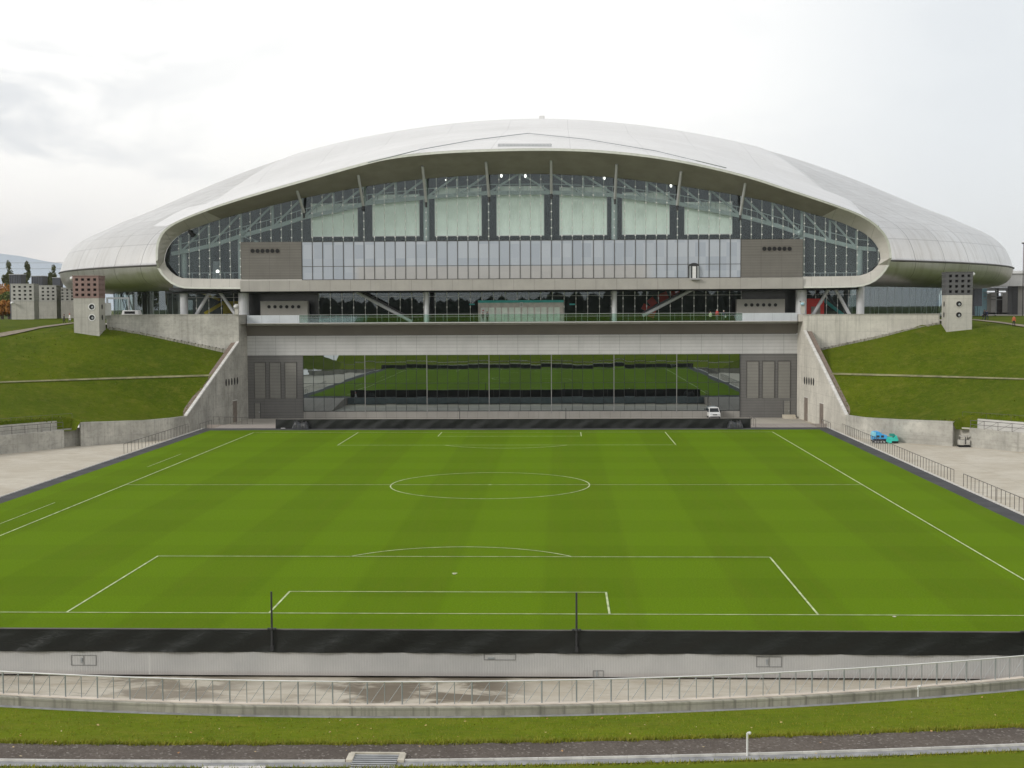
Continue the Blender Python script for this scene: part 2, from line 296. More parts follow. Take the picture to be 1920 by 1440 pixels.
def hb(x, y):
    P, w = TL if x < 0 else TR
    d = np.hypot(P[:,0]-x, P[:,1]-y); K = np.where(d > 0, d*d*np.log(np.maximum(d, 1e-9)), 0)
    return float(min(K @ w[:-3]+w[-3]+w[-2]*x+w[-1]*y, 14.6))
def onbank(px, py, t0=150, t1=330):
    d = ray(px, py); d = d/d.y; prev = None
    for t in np.arange(t0, t1, .5):
        p = CAM+d*float(t)
        if p.z <= hb(p.x, p.y):
            a, b = t-.5, t
            for _ in range(14):
                c = (a+b)/2; p = CAM+d*float(c)
                if p.z <= hb(p.x, p.y): b = c
                else: a = c
            return p
    return CAM+d*t1
KC, KR = Vector((-2.08, 76.45, 0)), 92.38
def ky(x): return KC.y-math.sqrt(KR*KR-(x-KC.x)**2)
loopL = [(-44.4,139.6),(-45.2,130),(-46.3,117),(-49,106.5),(-55.6,100.7),(-55.95,100.2),(-57,98.75),(-62.2,91.3),(-70,75),(-73.5,52),(-70,25),(-61,6),(-55,-1),(-47,-7)]
loopR = [(44.2,139.6),(45.0,130),(45.9,116),(50,105),(55.6,99.6),(55.98,99.4),(57.5,98.8),(62.2,92.4),(69.5,75),(72.5,52),(68,25),(59,6),(53,2),(46,-3)]
def dens(pts, step=1.5):
    out = []
    for a, b in zip(pts[:-1], pts[1:]):
        n = max(1, int(math.hypot(b[0]-a[0], b[1]-a[1])/step))
        for i in range(n): out.append((a[0]+(b[0]-a[0])*i/n, a[1]+(b[1]-a[1])*i/n))
    return out+[pts[-1]]
OFF = [0, .8, 1.55, 1.80, 1.88, 2.5, 4, 6, 8, 10, 12.5, 15, 18, 21, 24, 28, 32, 37, 43, 50, 60, 75, 95]
def side_bank(loop):
    m = MB(); rows = []
    for x, y in dens(loop):
        v = Vector((x, y-55, 0)).normalized(); row = []
        for o in OFF:
            X, Y = x+v.x*o, y+v.y*o; z = hb(X, Y)
            if o < 1.82 and 8 < y and abs(x) > 55.9: z = .80
            if Y > 141 and abs(X) < 66: z = min(z, 13.2)
            row.append((X, Y, z))
        rows.append(row)
    m.grid(rows); return struct(m.build('grass_bank', M['bank'], smooth=True))
side_bank(loopL); side_bank(loopR)
# near bank, gravel path and gutter, all following the curve of the kerb
gfar = np.polyfit([-13.26, -4.6, 4.81, 14.1, 23.28], [-24.76, -24.75, -24.37, -23.4, -22.19], 2)
ggut = np.polyfit([-12.46, -3.75, 4.88, 13.59, 22.58], [-26.64, -26.51, -26.26, -25.34, -24.28], 2)
def yg(x): return float(np.polyval(gfar, x))
def yu(x): return float(np.polyval(ggut, x))
XS = np.arange(-58, 60.1, 1.0)
def near_z(x, y):
    a, b = ky(x)-.35, yg(x)
    if y > b: return -.58+(1.02+.58)*min(1, (a-y)/(a-b))
    e = yu(x)-.55
    if y > e: return 1.02
    return 1.02+.27*(e-y)
def strip(name, fa, fb, z, mat, n=6, xs=XS):
    m = MB(); m.grid([[(x, fa(x)+(fb(x)-fa(x))*j/n, z) for j in range(n+1)] for x in xs]); return struct(m.build(name, mat))
m = MB(); rows = []
for x in XS:
    a, b, e = ky(x)-.35, yg(x), yu(x)-.55
    ys = [a+(b-a)*t for t in np.linspace(0, 1, 10)]+[b-.05, e+.02]+[e-t for t in (0, 1, 3, 6, 10, 20, 35, 47, 60, 90)]
    rows.append([(x, y, min(near_z(x, y), 13.9)-(.03 if b > y > e else 0)) for y in ys])
m.grid(rows); struct(m.build('near_grass_bank', M['near'], smooth=False))
strip('gravel_path', lambda x: yg(x)+.03*math.sin(x*5), lambda x: yu(x), 1.03, M['gravel'], 4, np.arange(-58, 60.1, .25))
GX = atz(702, 1428, 1.1).x
m = MB()
for x in [GX-1.0-1.5*i for i in range(1, 36)]+[GX+1.0+1.5*i for i in range(36)]:
    x1 = x+1.49; m.add([(x, yu(x), .9), (x1, yu(x1), .9), (x1, yu(x1)-.06, .9), (x, yu(x)-.06, .9), (x, yu(x), 1.12), (x1, yu(x1), 1.12), (x1, yu(x1)-.06, 1.12), (x, yu(x)-.06, 1.12)], [(4,5,6,7),(0,1,5,4),(2,3,7,6),(1,2,6,5),(3,0,4,7)])
struct(m.build('gutter_kerb', M['gutterw']))
strip('gutter', lambda x: yu(x)-.06, lambda x: yu(x)-.52, 1.045, M['gutter'], 2)
strip('kerb_gutter', lambda x: ky(x)-.36, lambda x: ky(x)-.85, -.53, M['gutter'], 2)
# basin floor
m = MB(); lo = [(x-(3 if y < 104 else 0), y) for x, y in dens(loopL, 2)]; ro = [(x+(3 if y < 104 else 0), y) for x, y in dens(loopR, 2)]; nearx = np.linspace(-59, 57, 40)
poly = lo+[(x, ky(x)-.1) for x in nearx]+ro[::-1]
m.add([(x*1.0, y, G) for x, y in poly]+[(-44.4, 146, G), (44.4, 146, G)], [tuple(range(len(poly)))+(len(poly)+1, len(poly))])
struct(m.build('basin_floor', M['apron']))
m = MB(); m.box(-44, 118, G-.2, 44, 145.5, G+.012); struct(m.build('stage_yard', M['yard']))
# far plateau to the horizon
m = MB(); B = [(-150,-140),(150,-140),(150,200),(-150,200)]; Q = [(-9000,-9000),(9000,-9000),(9000,9000),(-9000,9000)]
Bi = [(-145,-135),(145,-135),(145,195),(-145,195)]
for i in range(4):
    j = (i+1) % 4; m.quad((*Q[i], 13.6), (*Q[j], 13.6), (*B[j], 13.6), (*B[i], 13.6))
m.quad((-150,-140,13.6),(150,-140,13.6),(150,-115,13.6),(-150,-115,13.6)); m.quad((-150,186,13.55),(150,186,13.55),(150,200,13.55),(-150,200,13.55))
m.quad((-150,-115,13.3),(-57,-115,13.3),(-95,0,13.3),(-150,0,13.3)); m.quad((150,-115,13.3),(58,-115,13.3),(95,0,13.3),(150,0,13.3)); 
m.quad((-150,0,13.2),(-118,0,13.2),(-128,150,13.2),(-150,190,13.2)); m.quad((150,0,13.2),(118,0,13.2),(128,150,13.2),(150,190,13.2))
struct(m.build('ground', M['ground']))
m = MB(); m.quad((-67,140.4,DK-.05),(67,140.4,DK-.05),(112,260,DK-.05),(-112,260,DK-.05)); m.box(-120,258,DK-.3,200,420,DK-.05)
struct(m.build('plaza', M['yard']))
# worn paths on the banks
def bank_path(pix, w, name, mat):
    pts = []
    for (a, b) in zip(pix[:-1], pix[1:]):
        for t in np.linspace(0, 1, 26)[:-1]: pts.append(onbank(a[0]+(b[0]-a[0])*t, a[1]+(b[1]-a[1])*t))
    pts.append(onbank(*pix[-1])); m = MB(); rows = []
    for p in pts:
        v = Vector((p.x, p.y-55, 0)).normalized(); row = []
        for s in (-.5, 0, .5):
            q = p+v*(w*s); row.append((q.x, q.y, hb(q.x, q.y)+.12))
        rows.append(row)
    m.grid(rows); return struct(m.build(name, mat))
bank_path([(-420,734),(-60,719.5),(0,718),(200,711),(398,705)], .5, 'bank_path', M['pathg'])
bank_path([(1558,702),(1750,707),(1920,712),(1980,713),(2380,726)], .5, 'bank_path', M['pathg'])
bank_path([(-60,640),(0,629),(80,614),(141,606)], 2.6, 'footpath', M['path'])
bank_path([(1822,600),(1870,605),(1920,612),(1970,618)], 2.2, 'footpath', M['path'])
# distant hills, with the pale blue of the air put into their colour
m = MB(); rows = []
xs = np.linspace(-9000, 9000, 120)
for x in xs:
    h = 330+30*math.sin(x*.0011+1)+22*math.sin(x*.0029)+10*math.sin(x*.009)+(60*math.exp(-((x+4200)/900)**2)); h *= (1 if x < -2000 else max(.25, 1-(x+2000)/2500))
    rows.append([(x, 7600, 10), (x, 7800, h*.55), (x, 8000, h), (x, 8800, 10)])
m.grid(rows); struct(m.build('hills', plain('hill_haze_blue', (.36,.43,.50), .9, 0, .05, .002), smooth=True))
# ---------------------------------------------------------------- stage and pitch
stage = empty('hovering_stage', (0, 52, G), 'movable grass pitch stage with corrugated grey skirt in the concrete basin', 'stage')
m = MB(); m.box(-42.4, -7.5, G+.10, 42.4, 112, -.04); m.build('deck', M['strip'], stage)
m = MB(); m.box(-42.45, -7.62, G+.11, 42.45, -7.5, -.06); m.build('skirt', M['skirt'], stage)
m = MB(); m.box(-42.45, -7.60, -.06, 42.45, -7.40, .0); m.build('edge_trim', M['galv'], stage)
m = MB(); m.box(-42.45, 112, G+.11, 42.45, 112.1, -.05); m.build('skirt', plain('rear_skirt', (.24,.29,.31), .5, .1, .08), stage)
m = MB()
for sx in (-1, 1): m = MB(); m.box(sx*42.47-.05, -7.4, G+.1, sx*42.47+.05, 112, .05); m.build('edge_kerb', M['gutterw'], stage)
def hatch(x0, y0, x1, y1, kind):
    a, b = at(x0, y0, -7.63), at(x1, y1, -7.63); h = MB(); w = .032
    za, zb = max(a.z, b.z), min(a.z, b.z)
    h.box(a.x, -7.64, za-w, b.x, -7.62, za); h.box(a.x, -7.64, zb, b.x, -7.62, zb+w); h.box(a.x, -7.64, zb+w, a.x+w, -7.62, za-w); h.box(b.x-w, -7.64, zb+w, b.x, -7.62, za-w)
    if kind == 2: h.box((a.x+b.x)/2-w/2, -7.64, zb+w, (a.x+b.x)/2+w/2, -7.62, za-w)
    o = h.build('hatch', M['fin'], stage)
    g = MB(); 
    for cx in ([(a.x+b.x)/2-.1] if kind == 2 else [a.x+.18] if kind == 1 else [a.x+.35]): g.box(cx-.04, -7.66, (za+zb)/2-.12, cx+.04, -7.62, (za+zb)/2+.12) if kind else g.box(cx-.15, -7.66, zb+.06, cx+.15, -7.62, zb+.13)
    g.build('handle', M['steel'], o)
hatch(133,1228,181,1248,2); hatch(907,1226,967,1238,0); hatch(1418,1231,1466,1251,2); hatch(1112,1257,1132,1270,1)
m = MB(); rows = []
for x in np.linspace(-40.75, 40.75, 60): rows.append([(x, y, .012*math.sin(x*.5)*math.sin(y*.3)) for y in np.linspace(-7.35, 108.5, 80)])
m.grid(rows); struct(m.build('pitch', M['pitch']))
m = MB(); W = .115; z = .022
def rect(x0, y0, x1, y1):
    n = max(1, int(max(abs(x1-x0), abs(y1-y0))/4))
    for i in range(n):
        a, b = i/n, (i+1)/n
        if abs(x1-x0) > abs(y1-y0): m.quad((x0+(x1-x0)*a, y0, z), (x0+(x1-x0)*b, y0, z), (x0+(x1-x0)*b, y1, z), (x0+(x1-x0)*a, y1, z))
        else: m.quad((x0, y0+(y1-y0)*a, z), (x1, y0+(y1-y0)*a, z), (x1, y0+(y1-y0)*b, z), (x0, y0+(y1-y0)*b, z))
def frame_lines(hw, dpt, y0, sg):
    rect(-hw, y0, -hw+W, y0+sg*dpt); rect(hw-W, y0, hw, y0+sg*dpt); rect(-hw+W, y0+sg*(dpt-W), hw-W, y0+sg*dpt)
def arc(cx, cy, r, a0, a1, n=64):
    for i in range(n):
        t0, t1 = a0+(a1-a0)*i/n, a0+(a1-a0)*(i+1)/n
        m.quad(*[(cx+rr*math.cos(t), cy+rr*math.sin(t), z) for rr, t in ((r-W/2,t0),(r+W/2,t0),(r+W/2,t1),(r-W/2,t1))])
rect(-40.7, 0, 40.7, W); rect(-34, 105-W, 34, 105); rect(-34-W/2, W, -34+W/2, 105-W); rect(34-W/2, W, 34+W/2, 105-W); rect(-34+W, 52.5-W/2, 34-W, 52.5+W/2)
for y0, sg in ((0, 1), (105, -1)):
    ya = y0+sg*W if sg > 0 else y0-W
    frame_lines(20.16, 16.5, ya, sg); frame_lines(9.16, 5.5, ya, sg)
arc(0, 52.5, 9.15, 0, 2*math.pi, 96); a = math.asin(5.5/9.15)
arc(0, 11, 9.15, a, math.pi-a, 40); arc(0, 94, 9.15, math.pi+a, 2*math.pi-a, 40); arc(0, 11, .12, 0, 2*math.pi, 12); arc(0, 52.5, .12, 0, 2*math.pi, 12)
for y0 in (28.5, 66.5): rect(-36.3, y0, -36.23, y0+12.5)
struct(m.build('pitch_markings', M['line']))
sandm = plain('pale_sand', (.55,.52,.40), .9)      # dropped scraps on the turf
for px, py, lb in [(852,1076,'small pale sanded divot inside the near penalty area'),(1677,1156,'small pale scrap on the turf near the goal line at right')]:
    p = atz(px, py, .03); m = MB(); m.sphere((p.x, p.y, .03), .11, .08, .03); tag(m.build('turf_divot', sandm), lb, 'divot')
# tarpaulin barriers
def wavy_barrier(name, x0, x1, y, zt, zb, label):
    e = empty(name, ((x0+x1)/2, y, 0), label, 'barrier')
    m = MB(); rows = []
    for x in np.arange(x0, x1+.01, .3):
        row = []
        for j in range(9):
            t = j/8; d = .05*math.sin(x*.9+t*3)*t+.03*math.sin(x*2.7+t*5)+.02*math.sin(x*7+2*t)*t
            row.append((x, y-.13+d, zt-(zt-zb)*t+(.012*math.sin(x*1.1) if j == 0 else 0)))
        rows.append(row)
    m.grid(rows); rows = [[(p[0], p[1]+.12, p[2]) for p in r] for r in rows]; m.grid(rows); m.build('sheet', M['tarp'], e, smooth=True)
    m = MB(); m.tube((x0, y-.02, zt+.01), (x1, y-.02, zt+.01), .045); m.build('top_rail', M['rail'], e)
    for x in np.arange(x0+.3, x1, 5.25):
        p = MB(); p.tube((x, y+.12, -.05), (x, y+.12, zt), .04); p.build('post', M['rail'], e)
    return e
wavy_barrier('tarpaulin_barrier', -42.4, 42.4, -7.6, .97, -.10, 'long black tarpaulin barrier along the near end above the corrugated skirt')
wavy_barrier('tarpaulin_barrier', -32.4, 32.3, 111.4, 1.22, -.05, 'black tarpaulin barrier along the far end in front of the mirrored wall')
# goal-net poles
def net_pole(x, y, h, z0, label):
    e = empty('net_pole', (x, y, z0), label, 'pole', 'black net poles behind the goal lines')
    m = MB(); m.tube((x, y, z0), (x, y, z0+h), .055, .045); m.build('shaft', M['dark'], e)
    m = MB(); m.box(x-.18, y-.05, z0+1.02, x+.18, y+.05, z0+1.09); m.sphere((x-.16, y, z0+1.05), .07); m.sphere((x+.16, y, z0+1.05), .07); m.sphere((x, y, z0+1.05), .09); m.build('winch', M['dark'], e)
    m = MB(); m.box(x-.07, y-.07, z0, x+.07, y+.07, z0+.25); m.build('base', M['dark'], e)
net_pole(at(510,1200,-7.8).x, -7.8, 2.85, 0, 'tall black net pole before the left end of the goal area')
net_pole(at(1081,1200,-7.8).x, -7.8, 2.85, 0, 'tall black net pole before the right part of the goal area')
net_pole(at(1921.5,1200,-7.8).x, -7.8, 1.1, 0, 'short black pole at the right photo edge by the near barrier')
net_pole(at(862,780,112.6).x, 112.6, 2.6, 0, 'thin far net pole left of the middle of the far barrier')
net_pole(at(1061,780,112.6).x, 112.6, 2.6, 0, 'thin far net pole right of the middle of the far barrier')
# near kerb with railing
kerb = empty('kerb_wall', (0, ky(0), -.5), 'low streaked concrete kerb wall curving across the foreground', 'low wall')
m = MB(); rows = []
for t in np.arange(-.68, .70, .02):
    x, c, s = KC.x, math.sin(t), -math.cos(t)
    prof = [(KR+.0, G-.1), (KR-.0, -.24), (KR-.06, -.22), (KR-.06, -.16), (KR+.40, -.16), (KR+.40, -.22), (KR+.35, -.24), (KR+.35, -.75)]
    prof = [(KR-.05, G-.1), (KR-.05, -.17), (KR+.33, -.16), (KR+.36, -.19), (KR+.35, -.75)]
    rows.append([(KC.x+r*c, KC.y+r*s, zz) for r, zz in prof])
m.grid(rows); m.build('wall', M['kerb'], kerb)
m = MB(); m.grid([[(KC.x+r*math.sin(t), KC.y-r*math.cos(t), zz) for r, zz in ((KR-.12, -.17), (KR-.12, -.135), (KR+.16, -.135), (KR+.16, -.17))] for t in np.arange(-.68, .70, .02)]); m.build('coping', plain('kerb_coping', (.60,.53,.45), .8, 0, .12, 1), kerb)
krail = empty('kerb_railing', (0, ky(0), -.13), 'long galvanised railing with slanting braces on the foreground kerb', 'railing')
ts = np.arange(-.30, .445, .00785); prm = [MB(), MB()]
Kp = lambda t, zz, r=KR: (KC.x+r*math.sin(t), KC.y-r*math.cos(t), zz)
p0 = None
for i, t in enumerate(ts):
    mm = MB(); thick = i % 2; mm.tube(Kp(t, -.14), Kp(t, .80), .034 if thick else .02, n=6); mm.build('post', M['steel'], krail)
    if i: mm = MB(); mm.tube(Kp(ts[i-1]+.0015, -.08), Kp(t, .76), .013, n=5); mm.build('brace', M['galv'], krail)
m = MB(); m.path([Kp(t, .81) for t in np.arange(-.305, .45, .0157)], .036, 6); m.build('top_rail', plain('pale_rail', (.74,.73,.72), .4, .3, .06), krail)
# marker posts, drain grate, slab
def marker(px, py, top, z, label):
    p = atz(px, py, z); h = (py-top)/F*(p-CAM).length
    e = empty('marker_post', p, label, 'post', 'white marker posts'); m = MB(); m.tube(p, p+Vector((0,0,h)), .035, n=8); m.build('shaft', M['white'], e)
    m = MB(); q = p+Vector((0,0,h)); m.tube(q, q+Vector((.07,0,.02)), .035, n=8); m.sphere(q+Vector((.08,0,.0)), .055); m.build('cap', M['white'], e)
marker(1401,1418,1376,1.03,'white marker post with hooked cap beside the gravel path'); marker(1721,1306,1288,-.5,'short white marker stake against the foreground kerb wall')
p = at(702, 1425, yu(-2)); gx = atz(702, 1428, 1.1).x; gy = yu(gx)
e = empty('drain_grate', (gx, gy, 1.05), 'steel drain grate in concrete surround at the gutter edge', 'drain')
m = MB(); m.box(gx-.93, gy+.62, .9, gx+.93, gy+.72, 1.13); m.box(gx-.98, gy-.1, .9, gx-.76, gy+.62, 1.13); m.box(gx+.76, gy-.1, .9, gx+.98, gy+.62, 1.13); m.build('surround', plain('grate_surround', (.50,.46,.38), .85, 0, .15), e)
m = MB(); m.box(gx-.76, gy-1.1, .9, gx+.76, gy+.6, 1.06); m.build('pit', M['dark'], e)
for i in range(8):
    m = MB(); m.box(gx-.75, gy-1.06+i*.215, 1.07, gx+.75, gy-.97+i*.215, 1.10); m.build('grate_bar', M['galv'], e)
p = atz(440, 1439, 1.1); m = MB(); m.obox((p.x, p.y-.25, 1.0), 2.1, .5, .16, .03); tag(m.build('kerb_slab', M['gutterw'], bevel=.02), 'pale concrete slab lying in the grass at the bottom edge', 'slab')
# ---------------------------------------------------------------- basin walls
def wall_run(name, pts, zt, th, label, cat='wall', zb=G-.05, mat=None):
    """a wall following pts (inner face), thickness outward"""
    m = MB(); rows = []
    for i, (x, y) in enumerate(pts):
        a = pts[max(i-1, 0)]; b = pts[min(i+1, len(pts)-1)]; d = Vector((b[0]-a[0], b[1]-a[1], 0)).normalized(); n = Vector((-d.y, d.x, 0))
        if n.dot(Vector((x, y-55, 0))) < 0: n = -n
        t = zt if not callable(zt) else zt(i/(len(pts)-1))
        rows.append([(x, y, zb), (x, y, t), (x+n.x*th, y+n.y*th, t), (x+n.x*th, y+n.y*th, zb)])
    m.grid(rows); m.add(rows[0], [(0,1,2,3)]); m.add(rows[-1], [(3,2,1,0)])
    return m.build(name, mat or M['conc'])
SM = lambda pts: dens(pts, 1.5)
zl0 = at(353,780,117).z; zl1 = at(152,792,100.75).z; zr0 = at(1582,778,116).z; zr1 = at(1787,790,99.5).z
tag(wall_run('retaining_wall', SM([(-46.25,117),(-46.9,112),(-48.9,106.6),(-55.55,100.75)]), lambda t: zl0+(zl1-zl0)*t, .45, ''), 'tall plain concrete retaining wall joining the left wing wall', 'wall')
tag(wall_run('retaining_wall', SM([(45.75,116),(46.8,110),(50.0,104.9),(55.63,99.5)]), lambda t: zr0+(zr1-zr0)*t, .45, ''), 'tall pale concrete retaining wall behind the blue snow machine', 'wall')
zl = at(60,815,95).z
tag(wall_run('retaining_wall', SM([(-57,98.75),(-62.2,91.3),(-70,75),(-73,60),(-73.2,50)]), lambda t: .95, .35, ''), 'lower concrete basin wall with walkway rail at the left edge', 'wall')
tag(wall_run('retaining_wall', SM([(57.5,98.8),(62.2,92.4),(69.5,75),(72.3,60),(72.5,50)]), lambda t: .98, .35, ''), 'lower concrete basin wall with walkway rail at the right edge', 'wall')
def off(pts, d):
    out = []
    for i, (x, y) in enumerate(pts):
        v = Vector((x, y-55, 0)).normalized(); out.append((x+v.x*d, y+v.y*d))
    return out
bl = off(SM([(-57,98.75),(-62.2,91.3),(-70,75),(-73,60)]), 1.6); br = off(SM([(57.5,98.8),(62.2,92.3),(69.5,75),(72.3,60)]), 1.6)
tag(wall_run('walkway_wall', bl, lambda t: 2.05, .3, '', zb=.5), 'narrow concrete band wall below the left grass bank', 'wall')
tag(wall_run('walkway_wall', br, lambda t: 2.1, .3, '', zb=.5, mat=concrete('white_band', (.55,.54,.51), (6,6), .15, .3)), 'whitish band wall below the right grass bank', 'wall')
tag(wall_run('recess_wall', off([(-54.8,102),(-58.5,97)], 1.0), lambda t: .98, .3, ''), 'short recessed wall in the gap beside the left basin wall end', 'wall')
tag(wall_run('recess_wall', off([(54.8,101),(59,96.8)], 1.0), lambda t: .98, .3, '', mat=M['concR']), 'short recessed wall in the gap behind the metal trolley', 'wall')
def walkway(pts):
    a, b = off(pts, .1), off(pts, 1.62); m = MB(); m.grid([[(*p, .84) for p in a], [(*p, .84) for p in b]]); struct(m.build('walkway', M['yard']))
walkway(SM([(-57,98.75),(-62.2,91.3),(-70,75),(-73,60)])); walkway(SM([(57.5,98.8),(62.2,92.4),(69.5,75),(72.3,60)]))
def railing(name, pts, z0, h, spacing, label, group, r=.022, mid=False, mat=None, brace=False):
    pts = dens(pts, spacing); mat = mat or M['rail']; zf = z0 if callable(z0) else (lambda i: z0)
    e = empty(name, (pts[0][0], pts[0][1], zf(0)), label, 'railing', group); n = len(pts); P = [Vector((x, y, zf(i/(n-1)))) for i, (x, y) in enumerate(pts)]
    for p in P:
        m = MB(); m.tube(p, p+Vector((0,0,h)), r, n=5); m.build('post', mat, e)
    m = MB(); m.path([p+Vector((0,0,h)) for p in P], r*1.1, 6); m.build('top_rail', mat, e)
    if mid: m = MB(); m.path([p+Vector((0,0,h*.5)) for p in P], r*.8, 5); m.build('middle_rail', mat, e)
    if brace:
        m = MB()
        for a, b in zip(P[:-1], P[1:]): m.tube(a, b+Vector((0,0,h)), r*.6, n=4)
        m.build('brace', mat, e)
    return e
gr = 'dark railings along the stage edges'
pa, pb = atz(1785, 905, 0), atz(1800, 913, 0)
railing('stage_railing', [(42.7,103.5),(42.7,pa.y)], .04, 1.15, 1.05, 'long dark railing along the right edge of the black strip', gr, .027)
railing('stage_railing', [(42.7,pb.y),(42.7,pb.y-9)], .04, 1.15, 1.05, 'short dark railing past the gap in the right edge', gr, .027)
railing('stage_railing', [(42.7,pb.y-9.3),(42.7,pb.y-30)], .04, 1.15, 1.05, 'dark railing running out of the photo at the right edge', gr, .027)
railing('stage_railing', [(-42.7,105),(-42.7,atz(218,852,0).y)], .04, 1.15, 1.3, 'dark railing beside the black strip at the far left corner', gr, .027)
wl = 'thin railings on the basin walkways'
railing('walkway_railing', off([(-57,98.75),(-62.2,91.3),(-70,75),(-73,60)], .2), .95, 1.0, 1.7, 'thin railing on the lower wall at the left edge', wl, .03, True, M['rail'], False)
railing('walkway_railing', off([(57.5,98.8),(62.2,92.4),(69.5,75),(72,60)], .2), .98, 1.0, 1.7, 'thin railing before the whitish band at the right edge', wl, .035, True, M['rail'], True)
railing('bank_railing', off([(-55.6,100.7),(-62.2,91.3),(-70,75)], 1.9), 2.05, .8, 2.6, 'fine railing at the foot of the left grass bank', wl, .016, False, M['rail'])
railing('bank_railing', off([(55.7,99.6),(62.2,92.3),(69.5,75)], 1.9), 2.1, .8, 2.6, 'fine railing at the foot of the right grass bank', wl, .016, False, M['rail'])
# wing walls
def wing(sx, label, topz, xa, xb, yb, slope_z):
    e = empty('wing_wall', (xa, 142, G), label, 'wall'); m = MB()
    X = lambda Y: xa+(xb-xa)*(144-Y)/(144-yb)
    pr = [(144,G-.05),(yb,G-.05),(yb,1.25),(139.9,slope_z),(139.9,topz),(144,topz)]
    m.prism([(X(Y), Y, zz) for Y, zz in pr], (sx*.55, 0, 0)); m.build('wall', M['conc'] if sx < 0 else M['concR'], e)
    # coping of pale stone along the slope
    m = MB(); a = Vector((X(yb)-sx*.03, yb, 1.26)); b = Vector((X(139.9)-sx*.03, 139.88, slope_z)); 
    m.prism([a, b, b+Vector((0,0,.22)), a+Vector((0,0,.22))], (sx*.42, 0, 0)); m.build('coping', M['gutterw'], e)
    m = MB(); a += Vector((sx*.45, .3, -.12)); b += Vector((sx*.45, 0, -.12)); m.prism([a, b, b+Vector((0,0,.15)), a+Vector((0,0,.15))], (sx*.8, 0, 0)); m.build('edging', plain('brown_edging', (.20,.155,.125), .9), e)
    return e, X
wL, XL = wing(-1, 'left concrete wing wall sloping down from the stadium with oval slots', 15.4, -43.8, -46.2, 117, 11.0)
wR, XR = wing(1, 'right pale concrete wing wall sloping down from the stadium with two doors', 15.05, 43.95, 45.7, 116, 12.4)
def wing_hole(e, X, sx, px, py, kind, w, h):
    # intersect the pixel with the slanted wall plane
    d = ray(px, py); best = None
    lo_, hi_ = 110.0, 143.9
    for _ in range(40):
        md = (lo_+hi_)/2; p = CAM+d*((md-CAM.y)/d.y)
        if sx*(p.x-X(md)) < 0: lo_ = md
        else: hi_ = md
    p = CAM+d*((lo_-CAM.y)/d.y); Y = lo_; xo = -sx*.012
    m = MB()
    if kind == 'slot':
        pts = [(X(Y+w/2*math.cos(t))+xo, Y+w/2*math.cos(t), p.z+h/2*math.sin(t)) for t in np.linspace(0, 2*math.pi, 17)[:-1]]
        m.prism(pts, (sx*.4, 0, 0)); m.build('slot', M['black'], e)
    else:
        m.prism([(X(yy)+xo, yy, zz) for yy, zz in ((Y-w/2,p.z),(Y+w/2,p.z),(Y+w/2,p.z+h),(Y-w/2,p.z+h))], (sx*.3, 0, 0)); o = m.build('door', plain('brown_door', (.20,.165,.14), .6), e)
        m = MB(); m.prism([(X(yy)-sx*.03, yy, zz) for yy, zz in ((Y-w/2-.1,p.z+h),(Y+w/2+.1,p.z+h),(Y+w/2+.1,p.z+h+.12),(Y-w/2-.1,p.z+h+.12))], (sx*.2, 0, 0)); m.build('lintel', M['gutterw'], o)
        m = MB(); m.prism([(X(yy)-sx*.05, yy, zz) for yy, zz in ((Y-w/2+.12,p.z+1.0),(Y-w/2+.3,p.z+1.0),(Y-w/2+.3,p.z+1.12),(Y-w/2+.12,p.z+1.12))], (sx*.03, 0, 0)); m.build('handle', M['galv'], o)
for i in range(5): wing_hole(wL, XL, -1, 424+i*5.3, 717.5-i*.9, 'slot', .68, 1.15); wing_hole(wR, XR, 1, 1508.5+i*4.2, 713.5+i*.6, 'slot', .85, 1.2)
wing_hole(wL, XL, -1, 441, 792, 'door', 2.0, 3.4); wing_hole(wR, XR, 1, 1511, 789, 'door', 2.2, 3.6); wing_hole(wR, XR, 1, 1540, 801, 'door', 2.2, 3.5)
# terrace walls along the plaza edge
def terrace(x0, x1, zt, label, mat):
    e = empty('terrace_wall', ((x0+x1)/2, 140, 10), label, 'wall'); m = MB(); m.box(x0, 139.95, 5, x1, 140.4, zt-.1); m.build('wall', mat, e)
    m = MB(); m.box(x0-.02, 139.85, zt-.1, x1+.02, 140.5, zt); m.build('coping', M['tower'], e); return e
xa = at(200,590,139.9); xb = at(449,590,139.9)
tL = terrace(xa.x, XL(139.9)-.56, xa.z, 'long concrete terrace wall above the left grass bank', M['conc'])
xa2 = at(1762,588,139.9); tR = terrace(XR(139.9)+.56, xa2.x, xa2.z, 'long pale terrace wall above the right grass bank', M['concR'])
def stepped_drain(pa, pb, label):
    a, b = at(*pa, 139.3), at(*pb, 139.3); n = 34; m = MB()
    for i in range(n):
        p = a.lerp(b, i/n); q = a.lerp(b, (i+1)/n); m.box(min(p.x,q.x)+.03, 138.9, p.z-.5, max(p.x,q.x)-.03, 139.8, p.z+.10-.06*(i%2))
    tag(m.build('stepped_drain', M['kerb']), label, 'drain')
stepped_drain((205,614),(425,657),'stepped stone drain along the foot of the left terrace wall')
stepped_drain((1533,655),(1762,604),'stepped stone drain along the foot of the right terrace wall')
